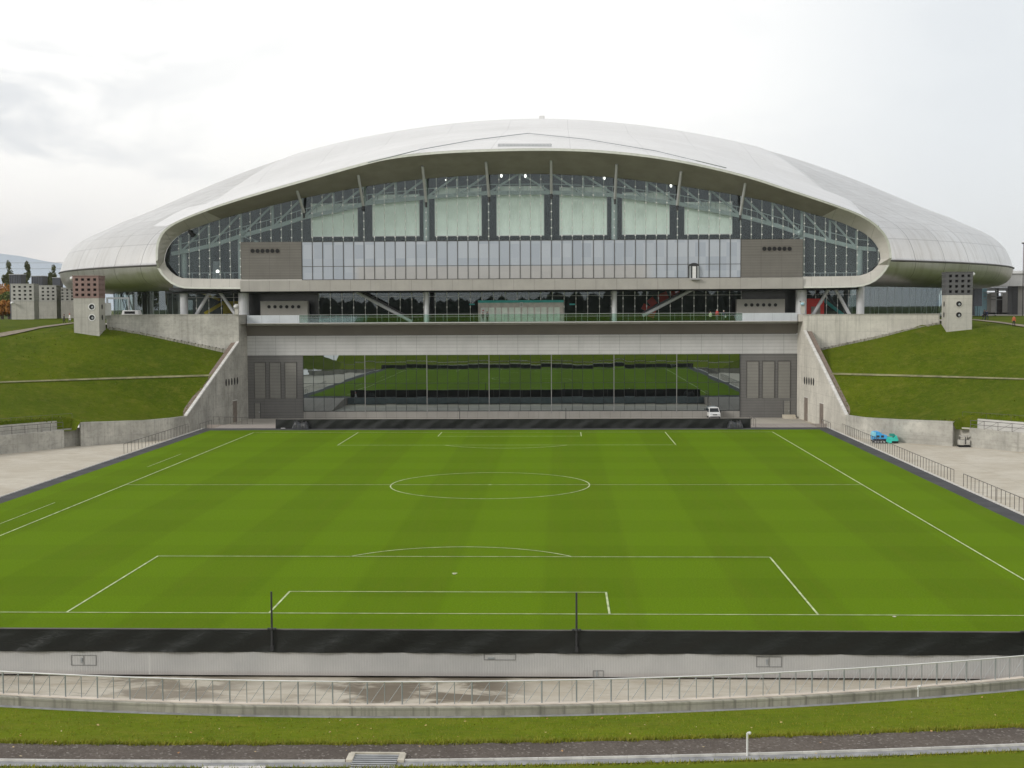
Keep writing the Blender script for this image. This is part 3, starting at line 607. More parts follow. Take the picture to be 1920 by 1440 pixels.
# ---------------------------------------------------------------- vent towers
def lattice_faces(m, sx, sy, z0, z1, n, hole):
    """box shell with n x n real openings on the four sides"""
    for face in range(4):
        L = sx if face % 2 == 0 else sy; D = sy if face % 2 == 0 else sx
        rot = [0, 90, 180, 270][face]; cs, sn = round(math.cos(R(rot))), round(math.sin(R(rot)))
        def P(u, w, zz): return (u*cs-w*sn, u*sn+w*cs, zz)
        edges = [-L/2]; pit = L/(n+.3); st = -L/2+pit*.15
        for i in range(n): c = st+pit*(i+.5); edges += [c-hole*pit/2, c+hole*pit/2]
        edges.append(L/2); ph = (z1-z0)/(n+.3); ze = [z0]; sz = z0+ph*.15
        for i in range(n): c = sz+ph*(i+.5); ze += [c-hole*ph/2, c+hole*ph/2]
        ze.append(z1)
        for i in range(len(edges)-1):
            for j in range(len(ze)-1):
                if i % 2 == 1 and j % 2 == 1:
                    a, b, c, d = edges[i], edges[i+1], ze[j], ze[j+1]; w0, w1 = -D/2, -D/2+.45
                    for q in (((a,w0,c),(b,w0,c),(b,w1,c),(a,w1,c)), ((a,w0,d),(a,w1,d),(b,w1,d),(b,w0,d)), ((a,w0,c),(a,w1,c),(a,w1,d),(a,w0,d)), ((b,w0,c),(b,w0,d),(b,w1,d),(b,w1,c))): m.quad(*[P(*t) for t in q])
                    m.quad(*[P(*t) for t in ((a,w1,c),(b,w1,c),(b,w1,d),(a,w1,d))], 1)
                else: m.quad(*[P(*t) for t in ((edges[i],-D/2,ze[j]),(edges[i+1],-D/2,ze[j]),(edges[i+1],-D/2,ze[j+1]),(edges[i],-D/2,ze[j+1]))])
    m.quad((-sx/2,-sy/2,z1),(sx/2,-sy/2,z1),(sx/2,sy/2,z1),(-sx/2,sy/2,z1))
def xform(o, loc, rz):
    o.data.transform(Matrix.Translation(loc) @ Matrix.Rotation(rz, 4, 'Z'))
def vent_tower(cx, cy, rz, size, zb, zm, zt, mat, label, group, holes=True, hole=.5, conc='tower'):
    e = empty('vent_tower', (cx, cy, zb), label, 'vent tower', group)
    m = MB(); m.box(-size/2, -size/2, zb-2, size/2, size/2, zm); o = m.build('base', M[conc], e); xform(o, (cx, cy, 0), rz); base = o
    m = MB(); lattice_faces(m, size+.08, size+.08, zm, zt, 4, hole); o = m.build('lattice', [mat, M['black']], e, recalc=False); xform(o, (cx, cy, 0), rz)
    m = MB(); m.box(-size/2-.09, -size/2-.09, zt, size/2+.09, size/2+.09, zt+.12); o = m.build('cap', mat, e); xform(o, (cx, cy, 0), rz)
    if holes:
        for fz, (ux, uy) in ((0, (size*.22 if cx < 0 else -size*.02, 0)), (1, (0, 0))):
            for zz in (zm-1.35, zm-3.0):
                m = MB(); pts = []; rg = MB(); r0 = .41
                for t in np.linspace(0, 2*math.pi, 21)[:-1]:
                    pts.append((ux+r0*math.cos(t), -size/2-.03, zz+r0*math.sin(t)) if fz == 0 else ((size/2+.03)*(1 if cx < 0 else -1), r0*math.cos(t), zz+r0*math.sin(t)))
                m.prism(pts, (0, .3, 0) if fz == 0 else ((-.3 if cx < 0 else .3), 0, 0)); o = m.build('porthole', M['black'], e); xform(o, (cx, cy, 0), rz)
                if fz == 0:
                    n = 20; rows = [[(ux+rr*math.cos(t), -size/2-yy, zz+rr*math.sin(t)) for t in np.linspace(0, 2*math.pi, n+1)[:-1]] for rr, yy in ((r0, .03), (r0, .06), (r0+.13, .06), (r0+.13, 0))]
                    rg.grid(rows, 0, True); q = rg.build('ring', M['white'] if cx < 0 else M['tower'], o); xform(q, (cx, cy, 0), rz)
                    rg = MB(); rg.sphere((ux+.08, -size/2-.04, zz-.06), .16, .05, .2); q = rg.build('fan_hub', M['steel'], o); xform(q, (cx, cy, 0), rz)
    return e
ca = at(185, 560, 135); sz = 3.85
# near corner of the left tower is its front right corner
rz = R(5); cs, sn = math.cos(rz), math.sin(rz)
cx, cy = ca.x-(sz/2*cs+sz/2*sn), 135-(sz/2*sn-sz/2*cs)
vent_tower(cx, cy, rz, sz, 12.2, at(160,559,135).z, at(160,518,135).z, M['pink'], 'front left concrete vent tower with pinkish brown lattice top', 'vent towers')
cb = at(1775, 555, 135); rz = R(-5); cs, sn = math.cos(rz), math.sin(rz); sz = 3.75
cx, cy = cb.x+(sz/2*cs-sz/2*sn), 135-(-sz/2*sn-sz/2*cs)
vent_tower(cx, cy, rz, sz, 12.2, at(1800,553,135).z, at(1800,511,135).z, M['dgrey'], 'front right concrete vent tower with dark grey lattice top', 'vent towers')
for i, (px, Y, lb) in enumerate(((48, 190, 'leftmost pale vent tower with round-holed lattice at the plaza edge'), (91, 203, 'middle pale vent tower of the row of three'), (127, 216, 'rear pale vent tower partly behind the pink-topped tower'))):
    p = at(px, 597, Y); a = at(px, 565, Y).z; b = at(px, (533, 536, 540)[i], Y).z; vent_tower(p.x-.8, Y+2, R(9), 4.3, p.z-.3, a, b, M['lattice'], lb, 'row of pale vent towers', False, .45)
for i, (x0, x1, y0, Y, lb) in enumerate(((17, 40, 514, 232, 'leftmost dark slatted box above the pale towers'), (58, 81, 517, 245, 'middle dark slatted box above the pale towers'), (98, 113, 520, 258, 'dark slatted box half hidden by the dome rim'))):
    a = at(x0, y0, Y); b = at(x1, y0, Y); e = empty('slatted_box', (a.x, Y, 14), lb, 'vent box', 'dark slatted vent boxes'); w = b.x-a.x
    m = MB(); m.box(a.x+.1, Y+.1, 13.5, b.x-.1, Y+w, a.z-.15); m.build('shaft', M['dgrey'], e)
    m = MB(); m.box(a.x-.05, Y-.1, a.z-.15, b.x+.05, Y+w, a.z); m.build('cap', M['galv'], e)
    for j in range(7): m = MB(); xx = a.x+w*(j+.2)/7.2; m.box(xx, Y-.02, 14, xx+.12, Y+.1, a.z-.16); m.build('slat', M['slat'], e)
# ---------------------------------------------------------------- stadium
st = empty('stadium', (0, 259, DK), 'silver domed stadium with a wide eye-shaped glass front', 'stadium')
XC, YC, RD = .05, 254.15, 108.2
tab = [(0.0, 59.09), (4.26, 59.08), (8.52, 59.07), (12.78, 59.01), (17.04, 58.74), (21.27, 58.27), (25.49, 57.65), (29.68, 56.93), (33.87, 56.18), (38.03, 55.39), (42.15, 54.49), (46.23, 53.51), (50.24, 52.46), (54.2, 51.38), (58.09, 50.26), (61.87, 49.07), (65.54, 47.83), (69.11, 46.62), (72.53, 45.35), (75.73, 43.9), (78.68, 42.26), (81.44, 40.6), (84.26, 39.39), (87.0, 38.34), (89.63, 37.46), (92.08, 36.52), (94.36, 35.51), (96.49, 34.46), (98.48, 33.36), (100.47, 32.49), (102.35, 31.59), (104.08, 30.55), (105.57, 29.29), (106.73, 27.78), (107.53, 26.07), (108.04, 24.27)]
tr_ = [a for a, b in tab]+[RD]; tz_ = [b for a, b in tab]+[24.3]
def zd(r): return float(np.interp(r, tr_, tz_))
rr_ = np.concatenate([np.linspace(0, 96, 40), np.linspace(98, 105, 8), np.array([105.8, 106.5, 107.1, 107.6, 107.9, 108.1, 108.2])])
_rs = np.linspace(0, 100, 220); _co = np.polyfit(_rs, np.interp(_rs, tr_, tz_), 5)
def zs_(r):
    w = min(1, max(0, (r-92)/6)); return float(np.polyval(_co, min(r, 100)))*(1-w)+zd(r)*w
ZR = zd(RD)
low = [(RD, ZR), (RD-.08, ZR-.3), (RD-.25, ZR-1.2), (RD-.65, ZR-2.3), (RD-1.4, ZR-3.1), (RD-2.8, ZR-3.75), (RD-5.5, ZR-4.2), (98.5, ZR-4.4), (94, ZR-4.4)]
TH = np.concatenate([np.arange(0, 360, 1.5)])
def ringpts(prof, keep):
    m = MB(); n = len(TH); rows = [[(XC+r*math.sin(R(t)), YC-r*math.cos(R(t)), zz) for t in TH] for r, zz in prof]
    vs = [p for row in rows for p in row]; fs = []
    for i in range(len(rows)-1):
        for j in range(n):
            q = (i*n+j, i*n+(j+1)%n, (i+1)*n+(j+1)%n, (i+1)*n+j); c = sum((Vector(vs[a]) for a in q), Vector())/4
            if keep(c): fs.append(q)
    m.add(vs, fs); return m
def CLy(y): return float(np.interp(y, [141, 160, 173, 182, 195, 212, 225, 262], [-57.5, -60, -61.2, -59.8, -56.6, -52.4, -49.5, -41]))
def CRy(y): return float(np.interp(y, [141, 160, 173, 182, 195, 212, 225, 262], [54.0, 56.5, 58.2, 57.2, 54.4, 50.8, 48.5, 41]))
keep = lambda c: not (CLy(c.y)+2.0 < c.x < CRy(c.y)-2.0 and c.y < 222)
roof = ringpts([(r, zs_(r)) for r in rr_], keep).build('roof_shell', M['roof'], st, smooth=True)
shell = ringpts(low[1:], keep).build('lower_shell', M['roof'], st, smooth=True)
m = MB(); sm = [(XC+(RD+.02)*math.sin(R(t)), YC-(RD+.02)*math.cos(R(t)), ZR-.12) for t in np.arange(35, 326, 1.5)]
m.path(sm, .14, 6); m.build('rim_seam', M['mull'], st)
# eye-shaped front frame
otop = [(292,490),(291.5,472),(292.5,457),(301,436),(317.5,422),(334,413),(363,401),(413,382.5),(480,362),(551,341.5),(613,324),(675,306.5),(732,292.5),(823,283),(915,279.3),(1000,277.6),(1075,278.5),(1132,281.6),(1223,290.7),(1315,307.5),(1407,330),(1475,353),(1524,369),(1602,396),(1628,409),(1649,425),(1665,445),(1671,466),(1672,484)]
obot = [(1672,484),(1667,499),(1654,517),(1641,528),(1626,535),(1607,539),(1500,540.5),(1200,541),(900,541.5),(600,542),(420,542),(342,541),(334,538.5),(317,530),(301,514),(294,502),(292,490)]
itop = [(308,488),(310,474),(317.5,459),(328,447),(342.5,436.5),(374,424.5),(413,411),(457,399),(509,385.5),(572,370.5),(640,357),(732,342),(823,332.5),(915,327.3),(984,325.6),(1040,326.5),(1132,331),(1223,341),(1315,354.5),(1407,370),(1475,386),(1506,396.5),(1566,412.5),(1602,427.5),(1623,438),(1641,455),(1649.5,471),(1651,486)]
ibot = [(1651,486),(1646.5,497),(1636,508),(1618,516),(1600,518),(1300,520),(960,522),(600,523),(342.5,523),(330,517.5),(317.5,507),(310,497),(308,488)]
FY = 143.0
def Yo(X): return FY-.4-7.0*math.sqrt(max(0, 1-((X+1.6)/60.5)**2))
def resamp(P, n):
    P = [Vector(p) for p in P]; L = [0]
    for a, b in zip(P[:-1], P[1:]): L.append(L[-1]+(b-a).length)
    L = np.array(L)/L[-1]; A = np.array(P); return [Vector([np.interp(t, L, A[:,i]) for i in range(3)]) for t in np.linspace(0, 1, n)]
def chaikin(P, it=2):
    for _ in range(it):
        Q = [P[0]]
        for a, b in zip(P[:-1], P[1:]): Q += [a*.75+b*.25, a*.25+b*.75]
        P = Q+[P[-1]]
    return P
def out_pt(px, py):
    Y = 141.0
    for _ in range(6): p = at(px, py, Y); Y = Yo(p.x)
    return at(px, py, Y)
N1, N2 = 140, 110
OT = resamp(chaikin([out_pt(*p) for p in otop]), N1); OB = resamp(chaikin([at(*p, FY-.4) for p in obot]), N2)
IT = resamp(chaikin([at(*p, FY) for p in itop]), N1); IB = resamp(chaikin([at(*p, FY) for p in ibot]), N2)
OO = OT+OB[1:-1]; II = IT+IB[1:-1]
cen = Vector((-2, 0, 25))
def inset(P, Q, d):
    out = []
    for a, b in zip(P, Q):
        v = Vector((b.x-a.x, 0, b.z-a.z)); v.normalize(); out.append(a+v*d)
    return out
LIP = inset(OO, II, .38)
m = MB(); m.grid([[tuple(p) for p in OO], [tuple(p) for p in LIP]], 0, True)
m.grid([[tuple(p) for p in OO], [tuple(p+Vector((0,.5,.0))) for p in OO]], 0, True); m.build('eave_lip', M['lip'], st, smooth=False)
# lower front faces and the side reveals are pale panels, the overhang soffit is its own darker part
nI = N1
side = 14
def band(ids): 
    mm = MB(); mm.grid([[tuple(LIP[i]+Vector((0,.03,0))) for i in ids], [tuple(II[i]) for i in ids]]); return mm
ids_s = list(range(side, N1-side)); ids_f = [i % len(OO) for i in range(N1-side-1, len(OO)+side+1)]
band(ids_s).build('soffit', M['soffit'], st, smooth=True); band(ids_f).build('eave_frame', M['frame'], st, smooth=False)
# crown roof between the creases, rising from the front lip to the dome
ox = np.array([p.x for p in OT]); oz = np.array([p.z for p in OT]); top = np.argmax(oz)
oi = [i for i in range(N1) if 6 < i < N1-6]; ex = np.array([OT[i].x for i in oi]); ez = np.array([OT[i].z for i in oi])
CL, CRt = CLy(141), CRy(141)
eL, eR = float(np.interp(CL, ex, ez)), float(np.interp(CRt, ex, ez)); eT = float(ez.max())
def dome(x, y):
    r = math.hypot(x-XC, y-YC); return zs_(r) if r < RD else -99
def crown_z(x, y):
    a, b = CLy(y), CRy(y); t = min(max((x-a)/(b-a), 0), 1); xf = CL+(CRt-CL)*t; y0 = Yo(xf)
    s = min(max((y-y0)/(YC+6-y0), 0), 1); yl, yr = Yo(CL), Yo(CRt)
    el = max(dome(a, y), eL+(y-yl)*.16); er = max(dome(b, y), eR+(y-yr)*.16)
    bl = eL*(1-t)+eR*t; f0 = (float(np.interp(xf, ex, ez))-bl)/(eT-(eL+eR)/2)
    b0 = 4*t*(1-t); w = (1-s)**1.2; zt0 = 59.2-(59.2-eT)*(1-s)**1.25
    return max(el*(1-t)+er*t+max(0, zt0-(el+er)/2)*(f0*w+b0*(1-w)), dome(x, y)+.15)+.10
m = MB(); rows = []
for tt in np.linspace(0, 1, 70):
    row = []
    for t in np.concatenate([[0], np.linspace(0, 1, 100), [1]]):
        xf = CL+(CRt-CL)*t; y = Yo(xf)+(YC+4-Yo(xf))*tt; x = CLy(y)+(CRy(y)-CLy(y))*t; row.append((x, y, float(np.interp(xf, ex, ez)) if tt == 0 else crown_z(x, y)))
    row[0] = (row[0][0]-.1, row[0][1], row[0][2]-(.9 if tt > .15 else .1)); row[-1] = (row[-1][0]+.1, row[-1][1], row[-1][2]-(.9 if tt > .15 else .1)); rows.append(row)
m.grid(rows); crown = m.build('crown_roof', M['crown'], st, smooth=True)
# side returns of the eye, running back into the dome
m = MB()
for rngi in (list(range(0, 24)), list(range(N1-24, N1))):
    pts = [OT[i] for i in rngi]; pts = [p for p in pts if p.x < CL+.3 or p.x > CRt-.3]
    mm_ = MB(); mm_.grid([[tuple(p) for p in pts], [tuple(p+Vector((0, 12, 1.2))) for p in pts], [tuple(p+Vector((0, 34, 2))) for p in pts]]); mm_.build('side_return', M['roof'], st, smooth=True)
pts = [p for p in OB if p.x < -54 or p.x > 50]
for sel in ([p for p in OB if p.x > 50], [p for p in OB if p.x < -54]): mm_ = MB(); mm_.grid([[tuple(p) for p in sel], [tuple(p+Vector((0, 30, 0))) for p in sel]]); mm_.build('side_return', M['roof'], st, smooth=True)
# snow guards on the crown and small roof things
def on_crown(px, py):
    d = ray(px, py); d = d/d.y
    for t in np.arange(205, 340, .25):
        p = CAM+d*float(t); 
        if p.z <= crown_z(p.x, p.y): return p
    return p
for seg in ([(690,308),(790,283),(890,265),(990,252.5)], [(990,252.5),(1100,264),(1230,286),(1362,318)]):
    m = MB(); pts = []
    for a, b in zip(seg[:-1], seg[1:]):
        for t in np.linspace(0, 1, 8)[:-1]: pts.append(on_crown(a[0]+(b[0]-a[0])*t, a[1]+(b[1]-a[1])*t)+Vector((0,0,.25)))
    pts.append(on_crown(*seg[-1])+Vector((0,0,.25))); m.path(pts, .07, 6); m.build('snow_guard', M['steel'], st)
a, b = on_crown(934, 274.5), on_crown(1034, 274.5); m = MB()
for i in range(40): p = a.lerp(b, i/39); m.tube((p.x, p.y, p.z-.3), (p.x, p.y, p.z+.35), .05, n=4)
m.bar(a+Vector((0,0,.35)), b+Vector((0,0,.35)), .1, .1); m.bar(a+Vector((0,0,.1)), b+Vector((0,0,.1)), .1, .1); m.build('roof_rail', M['steel'], st)
p = at(1016, 224, 232); m = MB(); m.box(p.x-.6, 231.5, p.z-1.6, p.x+.6, 232.5, p.z+.75); m.box(p.x-.4, 231.4, p.z+.1, p.x+.4, 231.5, p.z+.6); m.build('roof_box', M['white'], st)
# hall behind the glass
iz = np.array([p.z for p in IT]); ix = np.array([p.x for p in IT])
mono = [i for i in range(N1) if 9 < i < N1-9]
def in_top(x): return float(np.interp(x, ix[mono], iz[mono]))
ibx = np.array([p.x for p in IB])[::-1]; ibz = np.array([p.z for p in IB])[::-1]; sel = np.argsort(ibx)
def in_bot(x): return float(np.interp(x, ibx[sel], ibz[sel]))
xl, xr = float(ix.min()), float(ix.max())
m = MB(); bw = np.linspace(CLy(172), CRy(172), 40)
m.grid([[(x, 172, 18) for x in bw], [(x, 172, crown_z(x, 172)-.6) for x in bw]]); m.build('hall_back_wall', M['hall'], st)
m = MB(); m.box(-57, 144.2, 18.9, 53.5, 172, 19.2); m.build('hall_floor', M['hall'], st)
for cond in (lambda p: p.x < -49, lambda p: p.x > 45.5):
    T_ = [p for p in IT if cond(p)]; B_ = [p for p in IB if cond(p)]; left_ = T_[0].x < 0
    loop_ = B_+T_ if left_ else T_+B_   # the top curve starts at the left end, the bottom one finishes there
    m = MB(); c_ = sum(loop_, Vector())/len(loop_); vs_ = [Vector((p.x, FY+2.4, p.z)) for p in loop_]+[Vector((c_.x, FY+2.4, c_.z))]
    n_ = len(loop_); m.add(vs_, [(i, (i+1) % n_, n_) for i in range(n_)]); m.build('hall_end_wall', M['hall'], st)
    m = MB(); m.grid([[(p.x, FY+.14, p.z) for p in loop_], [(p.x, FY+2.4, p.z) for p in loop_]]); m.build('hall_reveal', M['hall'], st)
# spandrel band
sx0, sx1 = at(566,452,FY).x, at(1389,450,FY).x; zt, zb_ = at(960,451,FY).z, at(960,522.5,FY).z; zmid = at(960,497.5,FY).z; NP = 42; pw = (sx1-sx0)/NP
m = MB(); rnd = random.Random(3)
for i in range(NP):
    for (u, v) in ((zmid+.04, zt), (zb_, zmid-.04)):
        j = rnd.uniform(-.006, .006); jj = rnd.uniform(-.004, .004); x0, x1 = sx0+i*pw+.05, sx0+(i+1)*pw-.05
        m.quad((x0, FY-.06+j, u), (x1, FY-.06-j, u), (x1, FY-.06-j+jj, v), (x0, FY-.06+j+jj, v))
sp = m.build('spandrel_glazing', M['spandrel'], st)
m = MB(); m.box(sx0, FY-.02, zb_, sx1, FY+.3, zt); m.build('backing', M['dark'], sp)
m = MB()
for i in range(NP+1): m.box(sx0+i*pw-.045, FY-.14, zb_, sx0+i*pw+.045, FY-.03, zt)
m.build('mullion', M['mull'], sp)
m = MB()
for zz in (zt, zmid, zb_): m.box(sx0, FY-.10, zz-.04, sx1, FY-.035, zz+.04)
m.build('transom', M['mull'], sp)
# glass of the eye with fins
m = MB(); gb = MB(); fin = MB(); fit = MB()
lx0, lx1 = at(452,455,FY).x, at(452,455,FY).x; rx1 = at(1506,450,FY).x
def bot_at(x): return zt if lx0 < x < rx1 else in_bot(x)
cols = [sx0+i*pw for i in range(-12, NP+14)]
cols = [xl+.02]+[c for c in cols if xl+.3 < c < xr-.3]+[xr-.02]
for a, b in zip(cols[:-1], cols[1:]):
    mid = (a+b)/2; ba, bb = (zt, zt) if lx0 < mid < rx1 else (in_bot(a), in_bot(b))
    ta, tb = in_top(a), in_top(b)
    if a <= xl+.1: ta = ba = 24.4
    if b >= xr-.1: tb = bb = 24.2
    w = random.uniform(-.004, .004)
    m.quad((a, FY+.12+w, ba), (b, FY+.12-w, bb), (b, FY+.12-w, tb), (a, FY+.12+w, ta))
cg = m.build('curtain_glass', M['glass'], st)
for i, c in enumerate(cols[1:-1]):
    b0 = bot_at(c); t0 = in_top(c); fin.box(c-.035, FY+.13, b0, c+.035, FY+.40, t0)
    zz = b0+.7
    while zz < t0-.4: fit.box(c-.10, FY+.02, zz-.10, c+.10, FY+.118, zz+.10); zz += 1.27
fin.build('glass_fin', plain('fin_metal', (.42,.41,.38), .4, .3, .1), cg); fit.build('glass_fitting', M['fit'], cg)
# louvre panels with six round vents each
for (x0, y0, x1, y1, hx, hy, hw) in ((452,454,566,523,474,470.5,9.3), (1389,449,1505,519.5,1433,466.5,9.4)):
    a, b = at(x0, y0, FY), at(x1, y1, FY); m = MB(); m.box(a.x, FY-.10, b.z, b.x, FY+.4, a.z); o = m.build('louvre_panel', M['louvre'], st)
    f0, f1 = at(hx-5, hy-6, FY), at(hx+hw*5+5, hy+6, FY); m = MB(); m.box(f0.x, FY-.13, f1.z, f1.x, FY-.08, f0.z); m.build('vent_plate', plain('vent_plate', (.13,.12,.105), .6), o)
    for i in range(6):
        p = at(hx+hw*i, hy, FY); m = MB(); m.tube((p.x, FY-.18, p.z), (p.x, FY-.02, p.z), .33, n=16); m.build('vent_hole', M['black'], o)
m = MB(); a, b = at(452, 525, FY), at(1505, 541, FY); m.box(a.x, FY-.52, b.z+.0, b.x, FY-.405, a.z-.12); m.build('fascia', M['fascia'], st)
# truss, blinds, struts, lamps
def line_pts(pl, Y): return [at(px, py, Y) for px, py in pl]
chord = [(322,476),(345,472),(400,460),(450,443),(520,424),(570,408),(640,393),(690,381),(800,370),(915,362),(1034,361),(1154,366),(1273,382),(1390,405),(1460,424),(1500,438),(1560,453),(1608,465),(1645,468)]
TY = 144.9; ch = line_pts(chord, TY); tr = MB(); 
for a, b in zip(ch[:-1], ch[1:]): tr.bar(a, b, .45, .62)
m2 = [c+Vector((0,0,1.35)) for c in ch]
tr.build('truss_chord', M['truss'], st); m = MB()
for a, b in zip(m2[:-1], m2[1:]): m.bar(a, b, .1, .12)
cx_ = np.array([c.x for c in ch]); cz_ = np.array([c.z for c in ch])
for x in np.arange(-52, 50, 1.63): z0 = float(np.interp(x, cx_, cz_)); m.bar((x, TY, z0), (x, TY, z0+1.35), .07, .07)
m.build('catwalk_rail', M['truss'], st)
bays = [338,392,452,512,567,626,685,743,800,858,915,975,1034,1094,1154,1213,1273,1331,1390,1448,1503,1556,1606]
BX = [at(px, 430, TY).x for px in bays]; m = MB(); m3 = MB()
for i, x in enumerate(BX):
    z0 = float(np.interp(x, cx_, cz_)); z1 = in_top(x)+.4; m.bar((x, TY, z0), (x, TY, z1), .34, .34)
    if i+1 < len(BX):
        x1 = BX[i+1]; z2 = float(np.interp(x1, cx_, cz_)); z3 = in_top(x1)+.3
        if x < 0: m3.bar((x, TY, z0), (x1, TY, z3), .26, .30)
        else: m3.bar((x, TY, in_top(x)+.3), (x1, TY, z2), .26, .30)
m.build('truss_post', M['truss'], st); m3.build('truss_diagonal', M['truss'], st)
for px in (345, 452, 800, 1152, 1503, 1612):
    p = at(px, 480, 145.3); z0 = float(np.interp(p.x, cx_, cz_)); m = MB(); m.tube((p.x, 145.3, 19.2), (p.x, 145.3, z0), .48, n=14); m.build('hall_column', M['truss'], st)
for (x, s) in ((455, 1), (1500, -1)):
    c = at(x, 437, TY); m = MB()
    for k_ in range(3): m.bar(c+Vector((0,0,-.2*k_)), c+Vector((s*(1.5+.5*k_), 0, -1.0-.25*k_)), .35, .3)
    m.sphere(c, .6); m.build('truss_node', M['truss'], st)
for i, (x0, x1, y0, y1) in enumerate(((584,670,382,442.5),(699,785.5,365,441.5),(816,902,353,441),(932,1019,349,440.5),(1050,1137,351,439.5),(1167.5,1254,361,438.5),(1284.5,1371.5,379,438))):
    a, b = at(x0, y0, 145.7), at(x1, y1, 145.7); m = MB(); m.box(a.x, 145.7, b.z, b.x, 145.8, a.z); o = m.build('blind', M['blind'], st)
    m = MB(); m.box(a.x-.12, 145.65, b.z-.12, a.x, 145.82, a.z+.1); m.box(b.x, 145.65, b.z-.12, b.x+.12, 145.82, a.z+.1); m.box(a.x, 145.65, b.z-.12, b.x, 145.82, b.z); m.build('blind_frame', M['white'], o)
for (xa_, ya_, xb_, yb_) in ((553,346,570,398),(671,325,681,385),(792,312,799,378),(911,304,917,368),(1033,300,1034,362),(1156,309,1153,372),(1277,322,1270,384),(1398,340,1388,402)):
    # top sits on the soffit part way out, foot on the facade plane
    pb = at(xb_, yb_, FY-.05); pt = at(xa_, ya_, FY-4.3); m = MB(); m.tube(pb, pt, .24, .2, n=10); o = m.build('strut', M['column'], st); m = MB(); m.tube(pb+Vector((0,-.1,-.9)), pb+Vector((0,.0,.5)), .17, n=8); m.build('bracket', M['dark'], o)
LM = emit('lamp_lens', (1, .98, .92), 2.0)
for px, py in ((940,329.5),(985,330),(1133,334),(1258,348),(836,337.5)): p = at(px, py, 143.6); m = MB(); m.sphere(p, .18 if px != 836 else .12, .16, .28 if px != 836 else .13); lo_ = m.build('lamp', LM, st)
p = at(357, 437, FY-.6); m = MB(); m.tube(p, p+Vector((.5,-.3,-.5)), .25, n=8); m.box(p.x-.3, FY-.8, p.z-.1, p.x, FY-.3, p.z+.5); m.build('floodlight', M['dark'], st)
# objects standing in the lit ends of the hall
for (x0,y0,x1,y1) in ((382,490,412,522),(1560,488,1598,516),(324,500,344,522)):
    a, b = at(x0,y0,150), at(x1,y1,150); m = MB(); m.box(a.x, 150, 19.2, b.x, 152, a.z); m.box(a.x+.2, 149.9, a.z-.6, b.x-.2, 150, a.z-.2); m.build('hall_cabinet', plain('hall_cabinet', (.16,.19,.20), .5), st)
for x0, x1 in ((345,452),(1508,1612)):
    a, b = at(x0, 512, 144.6), at(x1, 512, 144.6); m = MB(); m.box(a.x, 144.55, a.z-.04, b.x, 144.65, a.z+.04); 
    for x in np.linspace(a.x, b.x, 8): m.box(x-.03, 144.58, 19.2, x+.03, 144.63, a.z)
    m.build('hall_rail', M['truss'], st)
for px, py in ((388,514),(408,509),(1545,497)): p = at(px, py, 146); m = MB(); m.sphere(p, .28); m.build('hall_lamp', LM, st)
# arched opening in the spandrel band
a, b = at(1291, 493, FY), at(1311, 522, FY); e = MB(); cxh = (a.x+b.x)/2; hw = (b.x-a.x)/2; pts = []
outer = [(cxh-hw, b.z), (cxh+hw, b.z)]+[(cxh+hw*math.cos(t), a.z-.55+.55*math.sin(t)) for t in np.linspace(0, math.pi, 11)]
e.prism([(x, FY-.34, zz) for x, zz in outer], (0, .2, 0)); ah = e.build('arched_hatch', M['dark'], st)
m = MB(); m.box(cxh-.26, FY-.40, b.z+.05, cxh+.30, FY-.345, a.z-.55); m.build('pane', M['white'], ah)
for s in (-1, 1): m = MB(); m.box(cxh+s*.62-.14, FY-.5, b.z+.05, cxh+s*.62+.14, FY-.345, a.z-.5); m.build('jamb', M['steel'], ah)
m = MB(); m.box(cxh-.6, FY-1.2, b.z-.2, cxh+.9, FY-.53, b.z-.05); m.build('tray', M['galv'], ah)
# underside slab, concourse level
zsof = at(960, 541.8, FY-.4).z
m = MB(); m.box(-56, FY-.1, zsof+.05, 52.5, 158, zsof+.5); m.build('underside_slab', M['dark'], st)  # near-black colour paints in the shadow under the front
def cglass(x0, x1, Y, name='concourse_glass'):
    m = MB(); n = max(1, round((x1-x0)/1.9)); w = (x1-x0)/n
    for i in range(n): j = random.uniform(-.003, .003); m.quad((x0+i*w, Y+j, DK), (x0+(i+1)*w, Y-j, DK), (x0+(i+1)*w, Y-j, zsof+.1), (x0+i*w, Y+j, zsof+.1))
    o = m.build(name, M['glassd'], st); m = MB()
    for i in range(n+1):
        x = x0+i*w; m.box(x-.025, Y-.06, DK, x+.025, Y-.01, zsof-.6)
        for zz in (DK+2.45, DK+3.75, DK+4.7): m.box(x-.07, Y-.10, zz-.16, x+.07, Y-.02, zz+.16)
    m.box(x0, Y-.03, DK+4.2, x1, Y-.01, DK+4.24)
    m.build('glass_fitting', M['fit'], o); return o
ga = at(598, 580, 150.5).x; gb_ = at(1390, 580, 150.5).x
dx0, dx1 = at(897, 580, 150).x, at(1057, 580, 150).x
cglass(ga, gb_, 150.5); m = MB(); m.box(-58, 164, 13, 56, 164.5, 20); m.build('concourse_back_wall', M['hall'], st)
cglass(at(345,570,150.5).x, at(462,570,150.5).x, 150.5); cglass(at(1508,570,150.5).x, at(1612,570,150.5).x, 150.5)
dbm = plain('dark_bay', (.022,.026,.028), .25, 0, .3, .4, .6)
for xa_, xb_ in ((at(462,570,150.5).x, ga), (gb_, at(1508,570,150.5).x)): m = MB(); m.box(xa_, 150.2, DK, xb_, 151, zsof+.1); m.build('dark_bay', dbm, st)
